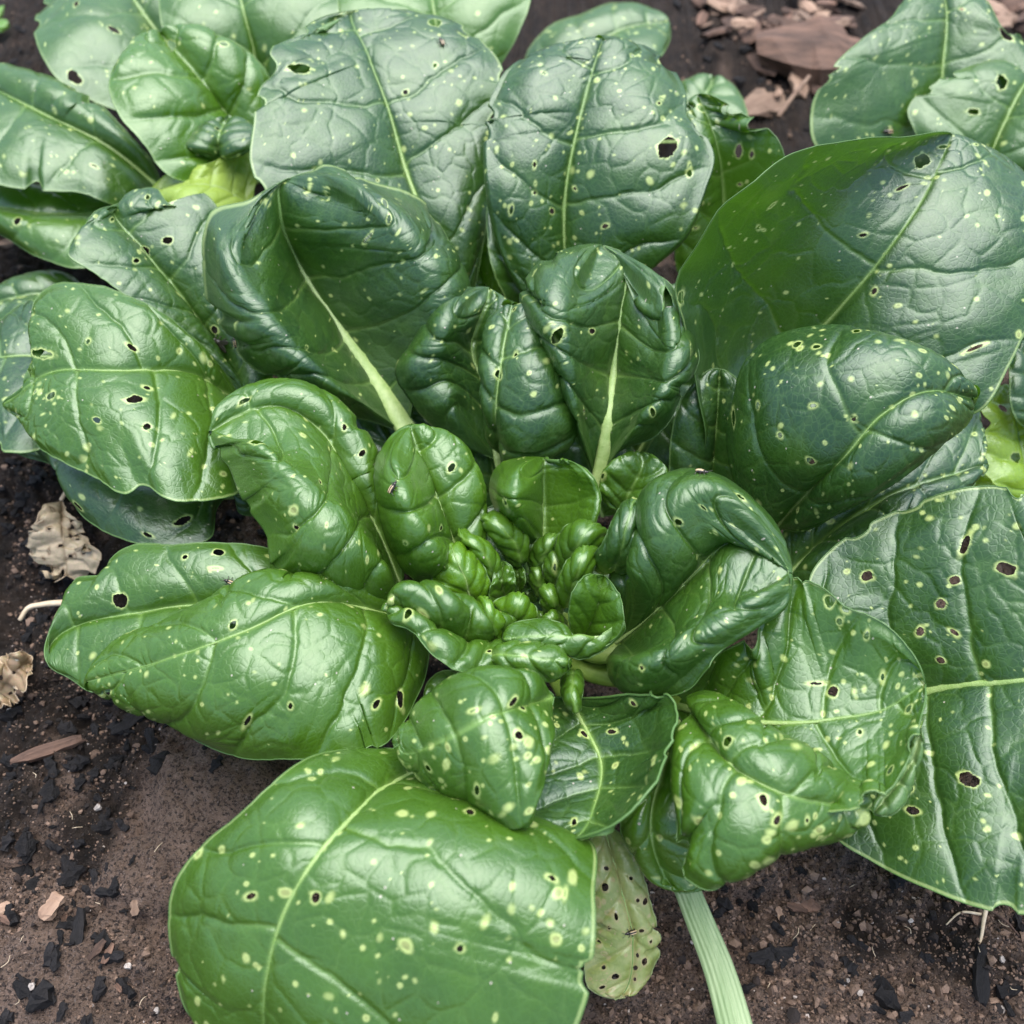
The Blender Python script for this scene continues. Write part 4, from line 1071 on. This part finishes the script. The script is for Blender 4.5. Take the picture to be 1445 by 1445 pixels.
for k in range(18):
    l = k % 2
    put(PB[k % 3], 'pebble', M_STONE, random.uniform(0, 230) if l else random.uniform(960, 1440), random.uniform(980, 1440) if l else random.uniform(1230, 1440),
        'tiny pale grit stone on the soil at the lower ' + ('left' if l else 'right'), 'pebble', 'pale grit at the lower ' + ('left' if l else 'right'), random.uniform(0.25, 0.7))
# single pieces one can point at
def big_chip(px, py, L_, W_, H_, deg, mat, label, seed, name='bark_chip'):
    me = chunk_mesh(name, L_, W_, H_, seed, 6, 0.18)
    return put(me, name, mat, px, py, label, 'bark chip', None, 1.0, math.radians(deg), 0.12, 0.2, H_ * 0.6)
big_chip(70, 1060, 0.030, 0.0055, 0.004, 22, M_BARK, 'long reddish brown bark sliver on the black soil at the lower left', 201)
big_chip(182, 1020, 0.016, 0.009, 0.004, 38, M_CHAR, 'broad flat grey-black chip under the folded left leaf', 202)
big_chip(1140, 95, 0.075, 0.040, 0.022, -5, M_BARK, 'big chunk of brown bark beside the pale upper right plant', 203)
big_chip(1085, 150, 0.050, 0.022, 0.008, 30, M_PALEW, 'pale pinkish wood chip in front of the big bark chunk', 204)
big_chip(1380, 20, 0.06, 0.02, 0.008, -30, M_PALEW, 'orange-brown wood chip behind the upper right plant', 205)
big_chip(30, 345, 0.03, 0.006, 0.005, 20, M_PALEW, 'pale woody stick at the left edge below the upper left plant', 206)
big_chip(1090, 1350, 0.018, 0.006, 0.003, 5, M_CHAR, 'dark flat chip lying beside the green stalk', 207)
big_chip(1135, 1275, 0.011, 0.005, 0.003, -25, M_BARK, 'shiny red-brown bark flake on the soil below the cupped leaf', 208)
big_chip(1382, 1375, 0.020, 0.005, 0.004, 75, M_CHAR, 'long black charred sliver at the lower right edge', 209)
big_chip(75, 1280, 0.010, 0.006, 0.004, 60, M_PALEW, 'small pinkish white flake on the lower left soil', 210)
big_chip(112, 1320, 0.018, 0.005, 0.004, 95, M_CHAR, 'slim charcoal stick pointing down at the lower left', 211)

def strand(name, pts, r0, r1, mat, label, cat, side=7, flat=1.0, parent=None):
    pts = np.asarray(pts, float)
    p = hermite(pts, np.linspace(0, 1, 24))
    P3 = at(p[:, 0], p[:, 1], p[:, 2] / 1000)
    V, Q = tube(P3, np.linspace(r0, r1, 24) / 1000, side, flat)
    n = len(V)
    V = np.concatenate([V, P3[:1], P3[-1:]])
    T = np.array([[n, (j + 1) % side, j] for j in range(side)] + [[n + 1, n - side + j, n - side + (j + 1) % side] for j in range(side)])
    o = link(name, make_mesh(name, V, Q, T), mat, parent)
    return tag(o, label, cat) if parent is None else o

strand('straw', [(1098, 165, 22), (1120, 135, 26), (1142, 108, 30)], 1.6, 1.4, M_PALEW, 'thin tan straw leaning on the pinkish chip at the top', 'straw')
strand('twig', [(100, 850, 12), (60, 853, 12), (40, 858, 11), (28, 875, 8)], 1.5, 1.0, M_ROOT, 'short pale curved twig left of the folded leaf', 'twig')
rt = strand('root', [(1392, 1280, 10), (1388, 1300, 10), (1384, 1325, 8), (1374, 1350, 5)], 0.9, 0.4, M_ROOT, 'thin pale root hanging below the lower right leaf', 'root')
strand('root', [(1385, 1290, 9), (1355, 1288, 9), (1335, 1305, 6)], 0.6, 0.3, M_ROOT, 'pale rootlet curling left of the longer root at the lower right', 'root')
strand('root', [(1398, 1285, 9), (1420, 1300, 9), (1438, 1320, 5)], 0.5, 0.3, M_BARK, 'brown rootlet at the lower right picture edge', 'root')
for k in range(22):
    x, y = random.choice([(random.uniform(0, 220), random.uniform(1000, 1440)), (random.uniform(1040, 1440), random.uniform(1250, 1440))])
    a = random.uniform(0, 6.28); l = random.uniform(8, 26)
    g = at(x, y, 0); z = gz(g[0], g[1]) * 1000 + 1.5
    strand('root_hair', [(x, y, z), (x + l * .5 * math.cos(a) + random.uniform(-4, 4), y + l * .5 * math.sin(a), z + 1.0), (x + l * math.cos(a), y + l * math.sin(a), z)], 0.18, 0.1, M_ROOT,
           'hair-thin tan root fibre on the bare front soil', 'root', 4)['group'] = 'root fibres on the front soil'

# flat ribbed stalk at the front
def stalk():
    p = hermite(np.array([(955, 1215, 30), (985, 1290, 26), (1015, 1365, 24), (1045, 1470, 22)], float), np.linspace(0, 1, 40))
    C3 = at(p[:, 0], p[:, 1], p[:, 2] / 1000)
    tan = unit(np.gradient(C3, axis=0)); b = unit(np.cross(tan, [0, 0, 1.0])); c = np.cross(b, tan)
    n = 33
    u = np.linspace(-1, 1, n)
    w = 0.0056 * (0.82 + 0.3 * np.linspace(0, 1, 40))
    top = 0.0011 * (1 - u**2) + 0.00022 * np.cos(u * 22) - 0.0012 * u**2
    Vt = C3[:, None] + b[:, None] * (w[:, None] * u[None])[..., None] + c[:, None] * top[None, :, None]
    Vb = Vt - c[:, None] * (0.0016 * np.sqrt(np.clip(1 - u**2, 0, 1)) + 0.0002)[None, :, None]
    V = np.concatenate([Vt, Vb[:, ::-1]], 1)
    m = V.shape[1]
    i = np.arange(39)[:, None] * m; j = np.arange(m)[None]; j2 = (j + 1) % m
    Q = np.stack([i + j, i + j2, i + m + j2, i + m + j], -1).reshape(-1, 4)
    tag(link('leaf_stalk', make_mesh('leaf_stalk', V.reshape(-1, 3), Q), M_STALK), 'flat pale green ribbed leaf stalk lying on the soil at the bottom', 'stalk')
stalk()

# dried leaves
def dry(label, mid, L, R, tone, holes, mat=None):
    b = at(mid[0][0], mid[0][1], 0.0)
    t_ = thing('dried_leaf', label, 'dead leaf', (b[0], b[1], 0))
    build_leaf(t_, mid, L, R, mat=mat or M_DRY, tone=tone, rib=0, pk=2.2, ruf=9, jag=10, bl=1, br=-2, wav=5, bites=3, spots=0, holes=holes, hr=12, name='blade', vstr=0.5)
    return t_
d1 = dry('pale cream shrivelled leaf full of pinholes at the left', [(86, 705, 22), (88, 745, 26), (90, 780, 20), (95, 812, 10)], [(64, 725), (42, 752), (36, 785), (60, 800)], [(108, 728), (124, 765), (136, 790), (128, 808)], 0.1,
         [(75, 720, 3, 2), (100, 735, 3, 3), (110, 760, 3, 3), (85, 770, 4, 2), (100, 785, 4, 3), (70, 745, 3, 2), (118, 780, 4, 3)])
strand('stalk', [(86, 706, 23), (94, 690, 26), (94, 672, 28), (84, 664, 28)], 1.0, 0.8, M_ROOT, '', '', parent=d1)
dry('crumpled brown dead leaf at the left edge on black soil', [(45, 925, 14), (25, 945, 16), (5, 970, 10), (-15, 990, 8)], [(20, 920), (-10, 945)], [(45, 950), (30, 985), (5, 1000)], 1.0, [(20, 950, 3, 3)])

# small green weed in the corner
wd = thing('weed_seedling', 'tiny green weed at the upper left corner on the soil', 'weed', tuple(at(-10, 40, 0.0)))
for a, b in (((-20, 45), (12, 32)), ((-20, 40), (6, 8))):
    small(wd, a, b, 16, 8, 16, 1.0, tone=1.0, rib=0.3, roll=0, spots=0, name='leaf')

# loose crumbs of soil, one mass
def crumbs():
    rng = np.random.default_rng(5)
    zs = [(0, 460, 960, 1445, 6500), (0, 130, 640, 980, 1800), (850, 1445, 1180, 1445, 7500), (940, 1200, 0, 200, 700), (0, 70, 0, 110, 200), (0, 110, 330, 420, 200), (290, 390, 700, 780, 220), (590, 650, 880, 970, 120)]
    pts = []
    for x0, x1, y0, y1, n in zs:
        p = at(rng.uniform(x0, x1, n), rng.uniform(y0, y1, n), np.zeros(n))
        pts.append(p[:, :2])
    pts.append(np.stack([rng.uniform(-.36, .42, 2500), rng.uniform(-.2, .32, 2500)], 1))
    p = np.concatenate(pts)
    keep = np.ones(len(p), bool)
    for (c, r, hh) in CL3:
        keep &= ~((np.hypot(p[:, 0] - c[0], p[:, 1] - c[1]) < 0.95 * r) & (rng.random(len(p)) < 0.8))
    p = p[keep]
    n = len(p)
    z = ground_h(p[:, 0], p[:, 1])
    ph = (1 + 5**0.5) / 2
    ico = unit(np.array([(-1, ph, 0), (1, ph, 0), (-1, -ph, 0), (1, -ph, 0), (0, -1, ph), (0, 1, ph), (0, -1, -ph), (0, 1, -ph), (ph, 0, -1), (ph, 0, 1), (-ph, 0, -1), (-ph, 0, 1)], float))
    F = np.array([(0, 11, 5), (0, 5, 1), (0, 1, 7), (0, 7, 10), (0, 10, 11), (1, 5, 9), (5, 11, 4), (11, 10, 2), (10, 7, 6), (7, 1, 8), (3, 9, 4), (3, 4, 2), (3, 2, 6), (3, 6, 8), (3, 8, 9), (4, 9, 5), (2, 4, 11), (6, 2, 10), (8, 6, 7), (9, 8, 1)])
    r = 0.00036 * np.exp(rng.normal(0, 0.5, n))
    r = np.minimum(r * np.where(rng.random(n) < 0.05, 2.4, 1.0), 0.0019)
    sh = 1 + rng.uniform(-0.45, 0.45, (n, 12, 1))
    an = rng.uniform(0.6, 1.4, (n, 1, 3))
    V = (ico[None] * sh * an) * r[:, None, None] + np.concatenate([p, (z + r * 0.45)[:, None]], 1)[:, None]
    T = (np.arange(n)[:, None, None] * 12 + F[None]).reshape(-1, 3)
    k = rng.random(n)
    shade = np.where(k < np.where(p[:, 0] < 0, 0.46, 0.2), rng.uniform(0, 0.25, n), np.where(k < 0.985, rng.uniform(0.35, 0.7, n), np.where(r < 0.0008, 1.0, 0.5)))
    me = make_mesh('soil_crumbs', V.reshape(-1, 3), None, T, {'shade': np.repeat(shade, 12)}, smooth=False)
    m_, nt, out = new_mat('soil_crumbs')
    N = NT(nt)
    tc = N.n('ShaderNodeTexCoord').outputs['Object']
    c = N.ramp(N.attr('shade'), [(0.0, (0.010, 0.009, 0.009)), (0.3, (0.035, 0.024, 0.02)), (0.5, (0.14, 0.092, 0.066)), (0.75, (0.22, 0.152, 0.115)), (1.0, (0.34, 0.29, 0.26))])
    b = N.n('ShaderNodeBump', {'Strength': 0.8, 'Distance': 0.0008, 'Height': N.noise(tc, 1500, 4, 0.7)}).outputs[0]
    pb = N.n('ShaderNodeBsdfPrincipled', {'Base Color': c, 'Roughness': 0.9, 'Normal': b, 'Specular IOR Level': 0.3})
    nt.links.new(pb.outputs[0], out.inputs[0])
    o = link('soil_crumbs', me, m_)
    o['kind'] = 'stuff'
crumbs()

# ------------------------------------------------------------------ insects
bpy.context.view_layer.update()
DG = bpy.context.evaluated_depsgraph_get()
def surface(px, py):
    d = Vector(ray(px, py)).normalized()
    ok, loc, nrm, *_ = SC.ray_cast(DG, Vector(CAM), d)
    if nrm.dot(d) > 0:
        nrm = -nrm
    return loc, nrm

def ball(c, r, seg=10, rings=7):
    th = np.linspace(0, math.pi, rings); ph = np.linspace(0, 2 * math.pi, seg, endpoint=False)
    V = np.stack([np.sin(th)[:, None] * np.cos(ph)[None], np.sin(th)[:, None] * np.sin(ph)[None], np.cos(th)[:, None] * np.ones(seg)[None]], -1).reshape(-1, 3) * np.array(r) + np.array(c)
    i = np.arange(rings - 1)[:, None] * seg; j = np.arange(seg)[None]; j2 = (j + 1) % seg
    return V, np.stack([i + j, i + seg + j, i + seg + j2, i + j2], -1).reshape(-1, 4)

def join(parts):
    Vs, Qs, o = [], [], 0
    for v, q in parts:
        Vs.append(v); Qs.append(q + o); o += len(v)
    return np.concatenate(Vs), np.concatenate(Qs)

def bug_meshes(fly=False):
    L_ = 0.0019
    body = [ball((0, 0, 0.0009), (L_, 0.0009, 0.00075)), ball((L_ * 1.02, 0, 0.0008), (0.0007, 0.0007, 0.00055)), ball((L_ * 1.4, 0, 0.00075), (0.0004, 0.00045, 0.0004))]
    legs = []
    for s in (-1, 1):
        for k, x in enumerate((0.0013, 0.0004, -0.0006)):
            dx = (0.0007, 0.0, -0.0009)[k]
            legs.append(tube([(x, s * 0.0006, 0.0007), (x + dx * .6, s * 0.0014, 0.0010), (x + dx, s * 0.0019, 0.0)], 0.00011, 5))
        legs.append(tube([(L_ * 1.5, s * 0.0002, 0.0009), (L_ * 1.9, s * 0.0006, 0.0013), (L_ * 2.2, s * 0.0009, 0.0012)], 0.00007, 4))
    wings = []
    for s in (-1, 1):
        wings.append(ball((-0.0002, s * 0.00042, 0.00125), (0.0016, 0.00024, 0.00045)))
    mk = lambda nm, ps: make_mesh(nm, *join(ps))
    return mk('body', body), mk('legs', legs), [make_mesh('wing_case', *w) for w in wings]
BB, BL, BW = bug_meshes()
def bug(px, py, deg, label, s=1.0, name='flea_beetle', cat='beetle'):
    loc, n = surface(px, py)
    o = thing(name, label, cat, (0, 0, 0), 'small insects on the leaves')
    link('body', BB, M_BUG, o); link('legs', BL, M_BUG, o)
    for w in BW:
        link('wing_case', w, M_BUGP, o)
    a = math.radians(deg)
    x = Vector(RGT * math.cos(a) + UPV * math.sin(a)); x = (x - n * x.dot(n)).normalized()
    y = n.cross(x)
    from mathutils import Matrix
    M = Matrix((x, y, n)).transposed().to_4x4()
    M.translation = loc - n * 0.0001
    o.matrix_world = M @ Matrix.Scale(s * 1.25, 4)
bug(555, 691, 55, 'striped beetle on the curled leaf left of the heart', 0.85)
bug(988, 668, -60, 'dark beetle on top of the puckered leaf right of the heart', 0.8)
bug(332, 485, 100, 'striped beetle beside a dark fleck on the cupped upper left leaf', 0.85)
bug(1253, 186, 180, 'dark beetle sitting on the top margin of the large right leaf', 1.1)
bug(624, 62, 110, 'small beetle near the top of the pale notched leaf', 0.9)
bug(892, 1314, 190, 'beetle on the yellowed leaf full of holes', 0.8)
bug(327, 822, 160, 'beetle half hidden behind the ridge of the folded left leaf', 0.8)

def fly(px, py, deg, label):
    loc, n = surface(px, py)
    o = thing('fly', label, 'fly')
    link('body', BB, M_BUG, o); link('legs', BL, M_BUG, o)
    for s in (-1, 1):
        V, Q = ball((0, 0, 0), (0.0021, 0.0008, 0.00008))
        a = s * 0.45
        V = V + np.array([-0.0019, 0, 0.0015])
        V = np.stack([V[:, 0] * math.cos(a) - V[:, 1] * math.sin(a), V[:, 0] * math.sin(a) + V[:, 1] * math.cos(a), V[:, 2]], 1)
        link('wing', make_mesh('wing', V, Q), M_BUG, o)
    from mathutils import Matrix
    a = math.radians(deg)
    x = Vector(RGT * math.cos(a) + UPV * math.sin(a)); x = (x - n * x.dot(n)).normalized()
    M = Matrix((x, n.cross(x), n)).transposed().to_4x4()
    M.translation = loc - n * 0.0001
    o.matrix_world = M @ Matrix.Scale(1.5, 4)
fly(312, 483, 160, 'dark winged fly on the upper left leaves beside a striped beetle')
